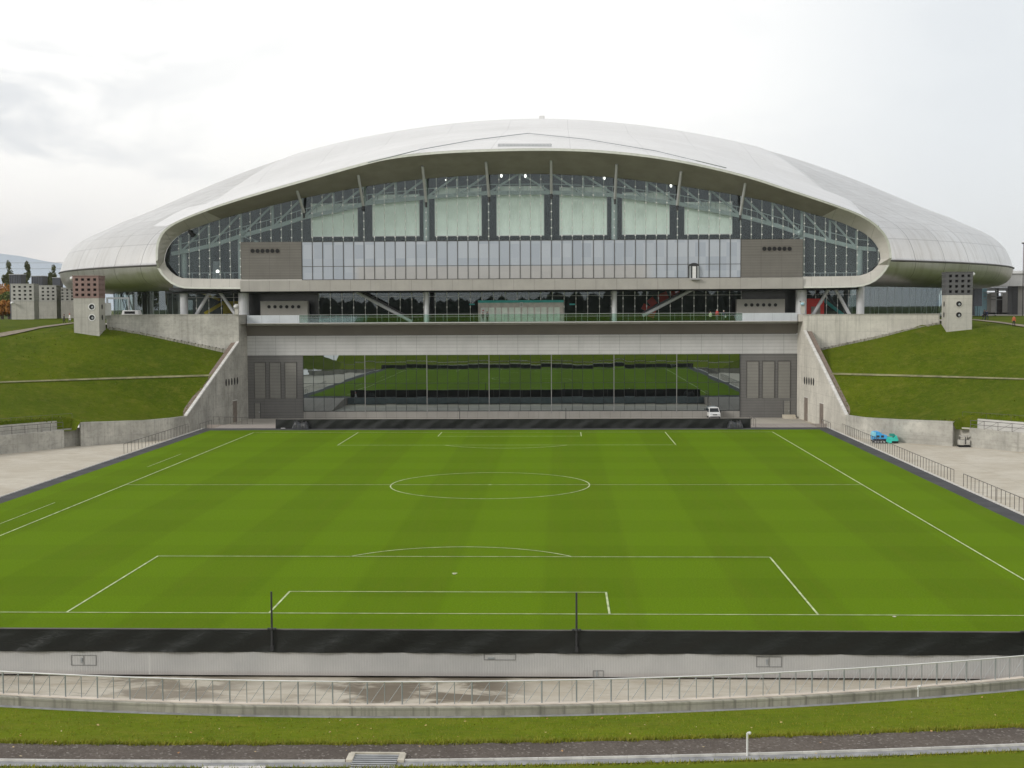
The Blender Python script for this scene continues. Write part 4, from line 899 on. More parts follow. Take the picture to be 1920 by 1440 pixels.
# entrance doors
z0d = DK; zd1 = at(960, 567.5, 150).z; zd2 = at(960, 563, 150).z; zdo = at(960, 576.5, 150).z
m = MB(); m.box(dx0, 149.2, z0d, dx1, 150.3, zd1); en = m.build('entrance', plain('entrance_frame', (.55,.51,.47), .5), st)
m = MB(); m.box(dx0, 149.0, zd1, dx1, 150.3, zd2); m.build('canopy', M['teal'], en)
n = 12; w = (dx1-dx0-1.2)/n
for i in range(n):
    x = dx0+.6+i*w; m = MB(); m.box(x+.12+(.1 if i%2 == 0 else 0), 149.12, z0d+.05, x+w-.06, 149.19, zdo); m.build('door', plain('door_glass', (.74,.82,.74), .2, 0, .1, .8, .6) if i == 0 else bpy.data.materials['door_glass'], en)
a, b = at(901.5, 577, 148.6), at(910.5, 603, 148.6); m = MB(); m.box(a.x, 148.6, DK, b.x, 148.7, a.z); po = m.build('poster', M['white'], en)
m = MB(); pc = ((a.x+b.x)/2, 148.58, a.z-.45); m.sphere(pc, .13, .02, .13); m.build('emblem', plain('emblem_orange', (.35,.06,.04), .5), po)
a, b = at(974.5, 567, 148.7), at(980.5, 575.5, 148.7); m = MB(); m.box(a.x, 148.7, b.z, b.x, 148.9, a.z); sg = m.build('sign_box', M['white'], en)
m = MB(); m.box(a.x+.1, 148.68, b.z+.12, b.x-.1, 148.70, a.z-.12); m.build('sign_panel', plain('sign_grey', (.45,.45,.42), .5), sg)
for px in (885, 1073): p = at(px, 570.5, 150.3); m = MB(); m.box(p.x-.45, 150.25, p.z-.12, p.x+.45, 150.33, p.z+.12); m.build('wall_sign', M['teal'], st)
# slender gantry light under the slab
p = at(997, 544, 149); m = MB(); m.box(p.x-.55, 148.7, p.z-.2, p.x+.55, 149.2, p.z+.15); m.build('ceiling_unit', M['dark'], st)
# columns
for px, r in ((345,.62),(457,.86),(800,.40),(1152,.40),(1502,.86),(1613,.62)):
    Y = 145.6; p = at(px, 570, Y); m = MB(); m.tube((p.x, Y, DK-.02), (p.x, Y, zsof+.2), r, n=20); m.build('column', M['column'], st, smooth=False)
for (x0,y0,x1,y1) in ((368,590,396,543),(440,588,409,543),(1524,590,1553,543),(1593,590,1567,543)):
    m = MB(); m.tube(at(x0,y0,146.5), at(x1,y1,146.5), .28, n=10); m.build('diagonal_brace', M['column'], st)
for (x0,y0,x1,y1) in ((656,541,772,603),(1302,541,1205,592)):
    a, b = at(x0,y0,148), at(x1,y1,148); m = MB(); m.tube(a, b, .26, n=12); o = m.build('stay', M['column'], st)
    m = MB(); d = Vector((.0,.05,.42)); m.bar(a+d, b+d, .1, .4); m.build('stay_shadow', M['dark'], o)  # dark bar stands in for the black shadow along the stay
# yellow and red stair cores seen through the glass
m = MB(); a, b = at(418,565,152), at(452,592,152); m.box(a.x, 152, DK, a.x+.5, 153, a.z); m.box(a.x+.5, 152, a.z-2.0, b.x, 153, a.z); m.bar(at(384,588,152), at(420,567,152), .3, .5); m.bar(at(370,545,153), at(412,562,153), .3, .45); m.box(at(462,565,152).x, 152, DK, at(464,565,152).x, 153, a.z); m.build('yellow_stair', M['yellow'], st)
m = MB(); a, b = at(1511,560,149.5), at(1545,590,149.5); m.box(a.x, 149.5, DK, b.x, 150.2, a.z); rk = m.build('red_kiosk', M['red'], st)
m = MB(); a, b = at(1521,575,149.4), at(1538,592,149.4); m.box(a.x, 149.4, DK, b.x, 149.55, a.z); m.build('doorway', M['vbox'], rk)
# red ring sculpture behind the concourse glass
m = MB(); pts = [(1296,549),(1277,550),(1250,556),(1236,563),(1222,572),(1214,582),(1224,589)]
for (a, b) in (((1275,547),(1258,548)),((1252,553),(1235,560)),((1228,562),(1217,570)),((1214,572),(1209,582)),((1216,586),(1228,590))): m.bar(at(*a,151), at(*b,151), .4, 1.3)
m.build('red_ring', M['red'], st)
m = MB(); m.bar(at(1545,563,151.5), at(1580,590,151.5), .4, .5); m.build('escalator', M['teal'], st)
# vent housings on the balcony
for (x0,y0,x1,hx,hy) in ((488,564.5,576.5,504.5,575.2),(1381.5,561,1472,1398.5,571.7)):
    a, b = at(x0,y0,146.3), at(x1,y0,146.3); m = MB(); m.box(a.x, 146.3, DK-.02, b.x, 147.8, a.z); o = m.build('vent_housing', M['vbox'], st, bevel=.05)
    for i in range(6): p = at(hx+i*11.1, hy, 146.3); m = MB(); m.tube((p.x, 146.22, p.z), (p.x, 146.5, p.z), .27, n=16); q = m.build('vent_hole', M['black'], o)
# balcony: parapets, balustrade, deck edge
BY = 143.4; bl0, bl1, br0, br1 = at(463,596,BY).x, at(561,596,BY).x, at(1392,596,BY).x, at(1495,596,BY).x; zp = at(960,589,BY).z; zdk = at(960,603.5,BY).z
m = MB(); m.box(bl0, BY, zdk, bl1, BY+.25, zp); m.build('parapet', M['parapet'], st); m = MB(); m.box(br0, BY, zdk, br1, BY+.25, zp); m.build('parapet', M['parapet'], st)
m = MB(); m.box(bl1+.02, BY+.08, zdk, br0-.02, BY+.10, zp); bal = m.build('balustrade', M['glassr'], st)
m = MB(); m.box(bl1, BY+.05, zp, br0, BY+.13, zp+.06); m.box(bl1, BY+.06, zp-.38, br0, BY+.12, zp-.35); m.build('handrail', M['galv'], bal)
m = MB()
for x in np.arange(bl1+1, br0, 2.45): m.box(x-.02, BY+.11, zdk, x+.02, BY+.15, zp)
m.build('baluster', M['galv'], bal)
m = MB(); m.box(bl0, BY-.1, zdk-.42, br1, BY+.6, zdk); m.build('deck_edge', plain('deck_edge', (.50,.50,.49), .5, 0, .06), st)
m = MB(); m.box(bl0, BY+.6, DK-.5, br1, 152, DK-.01); m.build('balcony_deck', M['yard'], st)
WY = 144.0
z1, z2, z3, z4, z5 = at(960,608.5,WY).z, at(960,627.5,WY).z, at(960,665,WY).z, at(960,770.5,WY).z, G
wl0, wr0 = at(464,700,WY).x, at(1493,700,WY).x
m = MB(); m.prism([(wl0, BY+.0, zdk-.43), (wl0, WY+.6, zdk-.43), (wl0, WY+.6, z2), (wl0, WY-.05, z2)], (wr0-wl0+.4, 0, 0)); m.build('sloped_band', M['band'], st)
m = MB(); m.box(wl0, WY-.06, z2-.06, wr0, WY+.1, z2+.02); m.build('shadow_rail', M['mull'], st)
m = MB(); m.box(wl0, WY, z3, wr0+.4, WY+.6, z2-.08); m.build('upper_cladding', M['clad'], st)
gx0, gx1 = at(568.5,700,WY).x, at(1387,700,WY).x; wr0 += .42
for (a, b, hx) in ((wl0, gx0, [(477,498),(505.5,526.5),(534,556)]), (gx1, wr0, [(1400.5,1422),(1430,1451.5),(1459,1481)])):
    m = MB(); m.box(a, WY+.12, G, b, WY+.6, z3); o = m.build('dark_cladding', M['dclad'], st)
    for (p, q) in hx:
        yt, yb2 = (680, 747) if a < 0 else (677.5, 746); A, B2 = at(p, yt, WY), at(q, yb2, WY); m = MB()
        m.box(A.x, WY+.06, B2.z, B2.x, WY+.115, A.z); m.build('tall_panel', M['dpanel'], o)
        m = MB(); m.box(A.x-.06, WY+.0, B2.z, A.x, WY+.118, A.z+.1); m.box(B2.x, WY+.0, B2.z, B2.x+.06, WY+.118, A.z+.1); m.box(A.x, WY+.0, A.z, B2.x, WY+.118, A.z+.1); m.build('panel_reveal', M['mull'], o)
    A, B2 = (at(477.5,756,WY), at(488,783,WY)) if a < 0 else (at(1470,752,WY), at(1481,776,WY)); m = MB(); m.box(A.x, WY+.05, G+.05, B2.x, WY+.1, A.z); d_ = m.build('door', M['dpanel'], o)
    m = MB(); m.box(B2.x-.2, WY-.02, G+1.0, B2.x-.1, WY+.05, G+1.15); m.build('handle', M['galv'], d_)
    m = MB(); m.box(A.x-.06, WY+.04, G, A.x, WY+.11, A.z+.06); m.box(B2.x, WY+.04, G, B2.x+.06, WY+.11, A.z+.06); m.build('door_frame', M['dark'], d_)
# mirror-glazed stage door
m = MB(); pw2 = (gx1-gx0)/NP; zr = [z4, at(960,745,WY).z, at(960,718,WY).z, at(960,692,WY).z, z3]; rnd = random.Random(11)
for i in range(NP):
    for j in range(4):
        x0, x1 = gx0+i*pw2, gx0+(i+1)*pw2; ta = rnd.gauss(0, .0004); tb = rnd.gauss(0, .00045); u, v = zr[j], zr[j+1]; n = 4
        rows = []
        for jj in range(n+1):
            t = jj/n; row = []
            for ii in range(n+1):
                s = ii/n; bow = .0007*(4*s*(1-s))*(4*t*(1-t))*rnd.choice((1,1)); row.append((x0+(x1-x0)*s, WY+.03+ta*(s-.5)*2+tb*(t-.5)*3+bow*(1 if (i*7+j*3)%5 else -.5), u+(v-u)*t))
            rows.append(row)
        m.grid(rows)
md = m.build('mirror_glazing', M['mirror'], st, smooth=True)
m = MB(); m.box(gx0, WY+.12, G, gx1, WY+.6, z3); m.build('backing', M['dark'], md)
m = MB()
for i in range(NP+1):
    if i % 6 == 0 and 0 < i < NP: continue
    x = gx0+i*pw2; m.box(x-.035, WY-.02, z4, x+.035, WY+.05, z3)
for zz in zr[1:-1]: m.box(gx0, WY-.01, zz-.03, gx1, WY+.05, zz+.03)
m.box(gx0, WY-.02, z4-.05, gx1, WY+.05, z4+.05); m.build('glazing_bar', M['mullb'], md)
for i in range(6, NP, 6): x = gx0+i*pw2; m = MB(); m.box(x-.06, WY-.06, z4-.4, x+.06, WY+.05, z3-.01); m.build('mullion', M['fin'], md)
m = MB(); m.box(gx0, WY-.03, G, gx1, WY+.1, z4-.06); m.build('plinth', M['plinth'], st)
# glass drum under the lower shell at both sides
for s in (-1, 1):
    m = MB(); fr = MB(); tr_l = np.arange(33, 75, 1.6); rg = 97.0
    P = lambda t, zz, r=rg: (XC+s*r*math.sin(R(t)), YC-r*math.cos(R(t)), zz)
    for t0, t1 in zip(tr_l[:-1], tr_l[1:]): m.quad(P(t0, DK), P(t1, DK), P(t1, ZR-3.6), P(t0, ZR-4.3))
    dg = m.build('drum_glass', M['glassm'], st)
    for t in tr_l: fr.tube(P(t, DK, rg-.05), P(t, ZR-4.3, rg-.05), .07, n=5)
    fr.build('drum_mullion', M['truss'], dg)
    m = MB(); rows = [[P(t, zz, 93) for t in np.arange(22, 150, 3)] for zz in (DK-.2, ZR-4.2)]; m.grid(rows); m.build('drum_core', M['hall'], st)
    for t in np.arange(36, 74, 4.2): m = MB(); m.tube(P(t, DK, 94), P(t+(1.2 if int(t) % 2 else -1.2), ZR-4.3, 95.5), .13, n=8); m.build('inclined_strut', M['column'], st)
a = at(1628, 545, 163)
# ---------------------------------------------------------------- things on the plaza
def simple(name, m, mat, label, cat, group=None, **kw): return tag(m.build(name, mat, **kw), label, cat, group)
a, b = at(196,568,139.6), at(209,591.5,139.6); e = empty('sign_board', (a.x, 139.6, b.z), 'blank off-white panel on the left terrace wall beside the pink-topped tower', 'panel')
m = MB(); m.box(a.x, 139.4, b.z, b.x, 139.6, a.z); m.build('board', M['white'], e, bevel=.02); m = MB(); m.tube((a.x+.15, 139.55, b.z-.5), (a.x+.15, 139.55, b.z), .05); m.tube((b.x-.15, 139.55, b.z-.5), (b.x-.15, 139.55, b.z), .05); m.build('bracket', M['steel'], e)
a, b = at(226,582,143), at(262,592,143); e = empty('service_van', (a.x, 143, DK), 'pale low vehicle roof showing above the left terrace wall', 'vehicle')
m = MB(); L = b.x-a.x; m.prism([(a.x,143,DK+.3),(b.x,143,DK+.3),(b.x,143,DK+1.2),(b.x-L*.12,143,a.z),(a.x+L*.1,143,a.z),(a.x,143,DK+1.1)], (0,1.7,0)); m.build('body', M['white'], e, bevel=.08)
m = MB(); m.box(a.x+L*.2, 142.97, a.z-.55, b.x-L*.25, 143.0, a.z-.15); m.build('window', M['black'], e)
for t in (.2,.8): m = MB(); m.tube((a.x+L*t,142.95,DK+.32),(a.x+L*t,143.2,DK+.32),.32,n=14); m.build('wheel', M['black'], e)
a, b = at(199,561,147), at(243,592,147); m = MB(); m.box(a.x, 147, DK, a.x+.25, 147.25, a.z); m.box(b.x-.25, 147, DK, b.x, 147.25, a.z); m.box(a.x, 147, a.z, b.x, 147.25, a.z+.3); simple('portal_frame', m, M['steel'], 'pale grey portal frame by the glass drum on the left plaza', 'frame')
def lamp(px, pyt, pyb, Y, label, head, s=1):
    p = at(px, pyb, Y); q = at(px, pyt, Y); e = empty('plaza_lamp', p, label, 'lamp', 'plaza lamps'); m = MB(); m.box(p.x-.3, Y-.2, p.z, p.x+.3, Y+.2, q.z); m.build('pillar', M['tower'], e)
    m = MB(); m.sphere((p.x+s*.1, Y-.35, q.z-.4), .33, .3, .26); m.build('lamp_head', head, e)
    m = MB(); m.bar((p.x, Y, q.z-.1), (p.x+s*.5, Y-.2, q.z+.0), .12, .12); m.build('arm', M['dark'], e)
lamp(444, 570, 590, 139.7, 'lamp on a short pillar at the left terrace wall corner', M['white'], -1)
lamp(1505, 565, 588, 139.7, 'lamp on a short pillar at the right terrace wall corner', M['cyan'], -1)
for px, py, Y, lb in ((135,522,135,'white globe lamp on the pink-topped tower'),(1824,514,135,'white globe lamp on the dark-topped tower'),(23,568,189,'white globe lamp at the leftmost pale tower')):
    p = at(px, py, Y); m = MB(); m.sphere(p, .36, .36, .3); e = tag(m.build('globe_lamp', M['white']), lb, 'lamp', 'globe lamps on the vent towers')
    m = MB(); m.bar(p, p+Vector((.6 if px < 1000 and px > 100 else -.6 if px > 1000 else .5, .25, -.05)), .1, .1); m.build('arm', M['dark'], e)
# right side entrance buildings
eb = empty('entrance_building', (105, 275, DK), 'flat-roofed entrance pavilion with white piers right of the dome', 'building')
a, b = at(1868,508,268), at(1990,536,268); m = MB(); m.box(a.x, 268, b.z, b.x+20, 282, a.z-.7); m.build('canopy', panel('canopy_panel', (.44,.44,.43), 4.2, 0, .5, 0, .08, .5), eb); m = MB(); m.box(a.x, 267.6, a.z-.68, b.x+20, 282, a.z); m.build('roof', M['white'], eb)
a, b = at(1897,536,269), at(1908,594,269); m = MB(); m.box(a.x, 269, DK, b.x, 272, a.z); m.build('pier', M['dark'], eb)
a, b = at(1908,536,269.5), at(1990,594,269.5); m = MB(); m.box(a.x, 269.5, DK, b.x, 273, a.z); m.build('wall', M['vbox'], eb)
for (x0,x1,y0,mt) in ((1842,1850,541,'cyan'),(1851,1858,550,'lattice'),(1858,1868,548,'white'),(1869,1872,541,'dgrey'),(1873,1879,556,'dgrey'),(1880,1890,548,'white'),(1890,1896,541,'lattice'),(1846,1896,586,'lattice')):
    a, b = at(x0,y0,284), at(x1,594,284); m = MB(); m.box(a.x, 284, DK, b.x, 285.5, a.z); m.build('pier', M[mt], eb)
a, b = at(1843,541,284.5), at(1893,545,284.5); m = MB(); m.box(a.x, 284.3, b.z, b.x, 287, a.z+.3); 
for yy in (549,556,562): p = at(1843, yy, 284.5); m.box(a.x, 283.9, p.z-.08, b.x-2, 284.0, p.z+.12)
m.build('beam', M['galv'], eb); a, b = at(1826,541,250), at(1841,592,250); m = MB(); m.box(a.x, 250, DK, b.x, 252, a.z); m.build('dark_shaft', M['slat'], eb)
for i, px in enumerate((1828.5,1833.2,1837.9)):
    a, b = at(px,574,238), at(px+3,597,238); m = MB(); m.box(a.x, 238, b.z, b.x, 238.6, a.z); tag(m.build('banner_post', M['cyan'], bevel=.04), ('left','middle','right')[i]+' pale blue slab of the three beside the right tower', 'slab', 'pale blue slabs')
a, b = at(1868,545,225), at(1868,600,225); e = empty('lamp_post', (a.x,225,b.z), 'thin grey lamp post near the walking couple', 'lamp post'); m = MB(); m.tube((a.x,225,b.z-.5),(a.x,225,a.z),.10,.07); m.build('shaft', M['galv'], e); m = MB(); m.sphere((a.x,225,a.z),.2); m.build('lamp_head', M['galv'], e)
a, b = at(1919.5,456,240), at(1919.5,598,240); e = empty('lamp_post', (a.x,240,b.z), 'tall lamp mast cut by the right photo edge', 'lamp post'); m = MB(); m.tube((a.x,240,b.z-1),(a.x,240,a.z),.14,.08); m.build('shaft', M['rail'], e); m = MB(); m.box(a.x-.4,239.8,a.z-.15,a.x+.6,240.2,a.z+.15); m.build('lamp_head', M['dark'], e)
# small gear at the basin
def cone(px, py, label):
    p = atz(px, py, 0); e = empty('traffic_cone', p, label, 'cone'); m = MB(); m.tube(p+Vector((0,0,.06)), p+Vector((0,0,.95)), .24, .06, 14); m.build('body', M['white'], e)
    m = MB(); m.obox(p, .6, .6, .06); m.build('base', M['white'], e); m = MB(); m.tube(p+Vector((0,0,.62)), p+Vector((0,0,.8)), .135, .098, 14); m.build('band', M['cloth_red'], e)
cone(531.5, 803, 'white traffic cone at the left end of the far barrier')
def lump(px0, px1, py, top, label):
    a, b = atz(px0, py, 0), atz(px1, py, 0); Y = a.y+.6; h = (py-top)/F*(a-CAM).length; e = empty('covered_goal', ((a.x+b.x)/2, Y, 0), label, 'covered equipment', 'tarpaulin-covered equipment'); m = MB(); rows = []
    L = b.x-a.x
    for i in range(25):
        t = i/24; x = a.x+L*t; env = min(1, t*7, (1-t)*6)**.6; row = []
        for j in range(13):
            s = j/12*math.pi; hh = h*env*(.82+.10*math.sin(t*9)+.06*math.sin(t*23+j)); row.append((x, Y-.75*math.cos(s)*(1+.12*math.sin(t*17+j)), max(0, hh*math.sin(s)**.5)))
        rows.append(row)
    m.grid(rows); m.build('cover', M['tarpg'], e, smooth=True)
    m = MB(); 
    for t in (.25,.6,.82): x = a.x+L*t; m.path([(x, Y-.85*math.cos(s), .02+h*.97*math.sin(s)**.5) for s in np.linspace(0.05, math.pi-.05, 12)], .025, 5)
    m.build('strap', M['rail'], e); m = MB()
    for t in (.12,.88): m.tube((a.x+L*t, Y-.6, .12), (a.x+L*t, Y-.4, .12), .12, n=10)
    m.build('wheel', M['black'], e)
lump(547, 578, 804.5, 790, 'goal frame bundled under dark tarpaulin near the white cone'); lump(1365, 1394, 803, 788.5, 'goal frame bundled under dark tarpaulin near the parked car')
# ramps with rails beside the barrier
m = MB(); m.box(-41.2, 112.3, G, -32.7, 118, -.05); m.box(32.6, 112.3, G, 41.2, 118, -.05); struct(m.build('landing', M['paver']))
m = MB(); m.prism([(-43.4,118,G),(-32.7,118,-.05),(-32.7,118,G)], (0,0,0)) if False else None
for s in (-1, 1):
    m = MB(); xa, xb = s*43.6, s*32.7; m.add([(xa,118,-.05),(xb,118,-.05),(xb,131,G+.02),(xa,131,G+.02),(xa,118,G),(xb,118,G)], [(0,1,2,3),(0,4,5,1),(0,3,4),(1,5,2)]); struct(m.build('ramp', M['paver']))
a = atz(1412,800,0); rg_ = 'short railings at the stage corners'
railing('ramp_railing', [(32.9,112.2),(32.9,118)], -.03, 1.1, 1.5, 'dark ramp railing at the right end of the far barrier', rg_, .03); railing('ramp_railing', [(41.6,105.5),(41.6,111.5)], .02, 1.1, 1.5, 'short railing beside the brown doors of the right wing', rg_, .03)
railing('ramp_railing', [(-41.4,106),(-41.4,112)], .02, 1.1, 1.5, 'short railing at the foot of the left wing wall', rg_, .03); railing('ramp_railing', [(-43.0,119),(-40.6,133)], lambda t: .0-1.3*t, 1.0, 2.0, 'sloping rail on the ramp under the left wing wall', rg_, .025)
m = MB(); p = atz(1483,776,G); m.obox((p.x-1.8, 143.0, G), 1.9, 1.2, .55); m.obox((p.x-1.8, 142.1, G), 1.9, .7, .28); simple('door_step', m, M['apron'], 'pale concrete steps at the dark side door', 'steps'); 
m = MB(); m.obox((p.x+.9, 142.6, G+.12), 2.0, .5, .12, .2); m.obox((p.x+.3, 142.5, G), .15, .4, .12); m.obox((p.x+1.5, 142.7, G), .15, .4, .12); simple('bench', m, M['dark'], 'low dark bench in the corner by the right wing wall', 'bench')
# parked car, seen from the front
def car(px, py):
    p = atz(px, py, G); e = empty('parked_car', p, 'white van-like car parked nose-out before the mirrored wall', 'car'); X, Y0 = p.x, p.y+.3; W2 = .86
    prof = [(0,.35),(0,.80),(.10,.95),(.9,1.08),(1.55,1.70),(1.9,1.80),(3.9,1.76),(4.25,1.1),(4.3,.4)]; m = MB(); rows = []
    for sx_, ins in ((-1,0),(-.97,0),(-.5,0),(0,0),(.5,0),(.97,0),(1,0)):
        row = []
        for y, zz in prof:
            tw = 1-.17*max(0, (zz-1.0))/.8; bow = .12*(abs(sx_)**3) if y < .2 else 0; row.append((X+sx_*W2*tw, Y0+y+bow, G+zz))
        rows.append(row)
    m.grid(rows); n = len(prof)
    m.add(rows[0], [tuple(range(n))]); m.add(rows[-1], [tuple(range(n-1,-1,-1))]); m.add([rows[0][0], rows[-1][0], rows[-1][-1], rows[0][-1]], [(0,1,2,3)]); m.build('body', plain('car_paint', (.78,.78,.77), .25, 0, .02, 1, .6), e, smooth=False, bevel=.03)
    m = MB(); m.quad((X-.76, Y0+.93, G+1.12), (X+.76, Y0+.93, G+1.12), (X+.66, Y0+1.51, G+1.68), (X-.66, Y0+1.51, G+1.68)); m.build('windscreen', plain('car_glass', (.03,.035,.04), .1, 0, .1, 1, .8), e)
    gls = bpy.data.materials['car_glass']
    for s in (-1, 1):
        m = MB(); m.quad((X+s*.845, Y0+1.2, G+1.15), (X+s*.845, Y0+3.8, G+1.15), (X+s*.735, Y0+3.6, G+1.66), (X+s*.735, Y0+1.65, G+1.66)); m.build('side_window', gls, e)
        m = MB(); m.box(X+s*.60-.17, Y0-.03, G+.74, X+s*.60+.17, Y0+.10, G+.92); m.build('headlight', plain('lens', (.55,.58,.6), .1) if 'lens' not in bpy.data.materials else bpy.data.materials['lens'], e)
        m = MB(); m.box(X+s*.98-.10, Y0+1.0, G+1.12, X+s*.98+.10, Y0+1.1, G+1.30); m.bar((X+s*.86,Y0+1.05,G+1.15),(X+s*.95,Y0+1.05,G+1.18),.05,.05); m.build('mirror', M['dark'], e)
        for yy in (.75, 3.5):
            m = MB(); m.tube((X+s*.70,Y0+yy,G+.31),(X+s*.885,Y0+yy,G+.31),.31,n=18); w_ = m.build('wheel', M['black'], e); m = MB(); m.tube((X+s*.87,Y0+yy,G+.31),(X+s*.895,Y0+yy,G+.31),.18,n=12); m.build('rim', M['galv'], w_)
    m = MB(); m.box(X-.36, Y0-.035, G+.68, X+.36, Y0+.05, G+.84); m.build('grille', M['black'], e)
    m = MB(); m.box(X-.78, Y0-.05, G+.36, X+.78, Y0+.12, G+.52); m.build('bumper', M['cloth_grey'], e)
    m = MB(); m.box(X-.2, Y0-.07, G+.55, X+.2, Y0-.04, G+.65); m.build('number_plate', M['white'], e)
    m = MB()
    for s in (-1,1): m.bar((X+s*.6,Y0+1.9,G+1.83),(X+s*.6,Y0+3.7,G+1.82),.05,.05)
    m.build('roof_rail', M['dark'], e)
car(1341, 787)
# blue tracked snow machine
p0 = atz(1664, 832, G); e = empty('snow_machine', p0, 'bright blue tracked snow machine with aqua blower by the right wall', 'machine'); X, Y = p0.x-.25, p0.y+1.0
def B(x0,y0,z0,x1,y1,z1,name,mat,bev=.05,par=None): mm = MB(); mm.box(X+x0,Y+y0,G+z0,X+x1,Y+y1,G+z1); return mm.build(name, M[mat], par or e, bevel=bev)
for yy in (-.75,.55):
    mm = MB(); mm.prism([(X-1.45,Y+yy,G+.22),(X-1.25,Y+yy,G+.04),(X-.0,Y+yy,G+.04),(X+.2,Y+yy,G+.22),(X+.05,Y+yy,G+.42),(X-1.3,Y+yy,G+.42)],(0,.3,0)); tk = mm.build('track', M['black'], e)
    for q in (-1.2,-.85,-.5,-.1): mm = MB(); mm.tube((X+q,Y+yy-.03,G+.22),(X+q,Y+yy,G+.22),.13,n=10); mm.build('roller', M['galv'], tk)
mm = MB(); mm.prism([(X-1.5,Y-.7,G+.42),(X+.25,Y-.7,G+.42),(X+.3,Y-.7,G+1.05),(X-.25,Y-.7,G+1.15),(X-.75,Y-.7,G+1.55),(X-1.35,Y-.7,G+1.5),(X-1.5,Y-.7,G+1.15)],(0,1.4,0)); bd = mm.build('body', M['blue'], e, bevel=.06)
mm = MB(); mm.prism([(X-1.52,Y-.72,G+.95),(X-1.2,Y-.72,G+.95),(X-1.15,Y-.72,G+1.45),(X-1.38,Y-.72,G+1.48),(X-1.52,Y-.72,G+1.2)],(0,1.44,0)); mm.build('rear_cover', M['lblue'], e)
for x0,x1 in ((-1.1,-.7),(-.5,-.15)): B(x0,-.73,.78,x1,-.69,1.05,'grille','dark',0,bd)
B(-1.5,-.735,.44,.25,-.705,.6,'side_stripe','cloth_navy',0,bd)
mm = MB(); mm.tube((X-.35,Y-.2,G+1.2),(X-.05,Y-.25,G+1.75),.03); mm.tube((X-.35,Y+.2,G+1.2),(X-.05,Y+.25,G+1.75),.03); mm.tube((X-.05,Y-.25,G+1.75),(X-.05,Y+.25,G+1.75),.03); mm.build('handlebar', M['steel'], e)
mm = MB(); mm.tube((X+.55,Y-.75,G+.42),(X+.55,Y+.75,G+.42),.42,n=16); mm.build('auger_drum', M['aqua'], e)
mm = MB(); mm.prism([(X+.7,Y-.85,G+.1),(X+1.65,Y-.85,G+.15),(X+1.7,Y-.85,G+.45),(X+1.45,Y-.85,G+1.05),(X+1.2,Y-.85,G+.7),(X+.75,Y-.85,G+.8)],(0,1.7,0)); bl_ = mm.build('blower_housing', M['aqua'], e, bevel=.04)
mm = MB(); mm.box(X+.85,Y-.88,G+.06,X+1.68,Y-.84,G+.32); mm.build('blade', M['black'], bl_)
mm = MB(); mm.box(X+.75,Y-.3,G+.9,X+1.35,Y+.3,G+1.2); mm.build('top_cover', plain('dark_aqua', (.02,.25,.20), .5), e, bevel=.04)
# trolley
p = atz(1807, 838, G); e = empty('metal_trolley', p, 'pale two-tier metal trolley in the gap of the right wall', 'trolley'); X, Y = p.x, p.y
B(-.7,-.5,.05,.7,.5,.18,'base','black',.02); B(-.65,-.45,.3,.65,.45,.9,'cabinet','tower',.03); B(-.5,-.4,1.3,.65,.4,1.4,'table_top','tower',.02)
mm = MB(); mm.tube((X+.05,Y-.5,G+.4),(X+.05,Y-.5,G+1.3),.05); mm.tube((X-.4,Y+.3,G+.9),(X-.4,Y+.3,G+1.3),.04); mm.tube((X+.55,Y+.3,G+.9),(X+.55,Y+.3,G+1.3),.04); mm.build('stand', M['dark'], e)
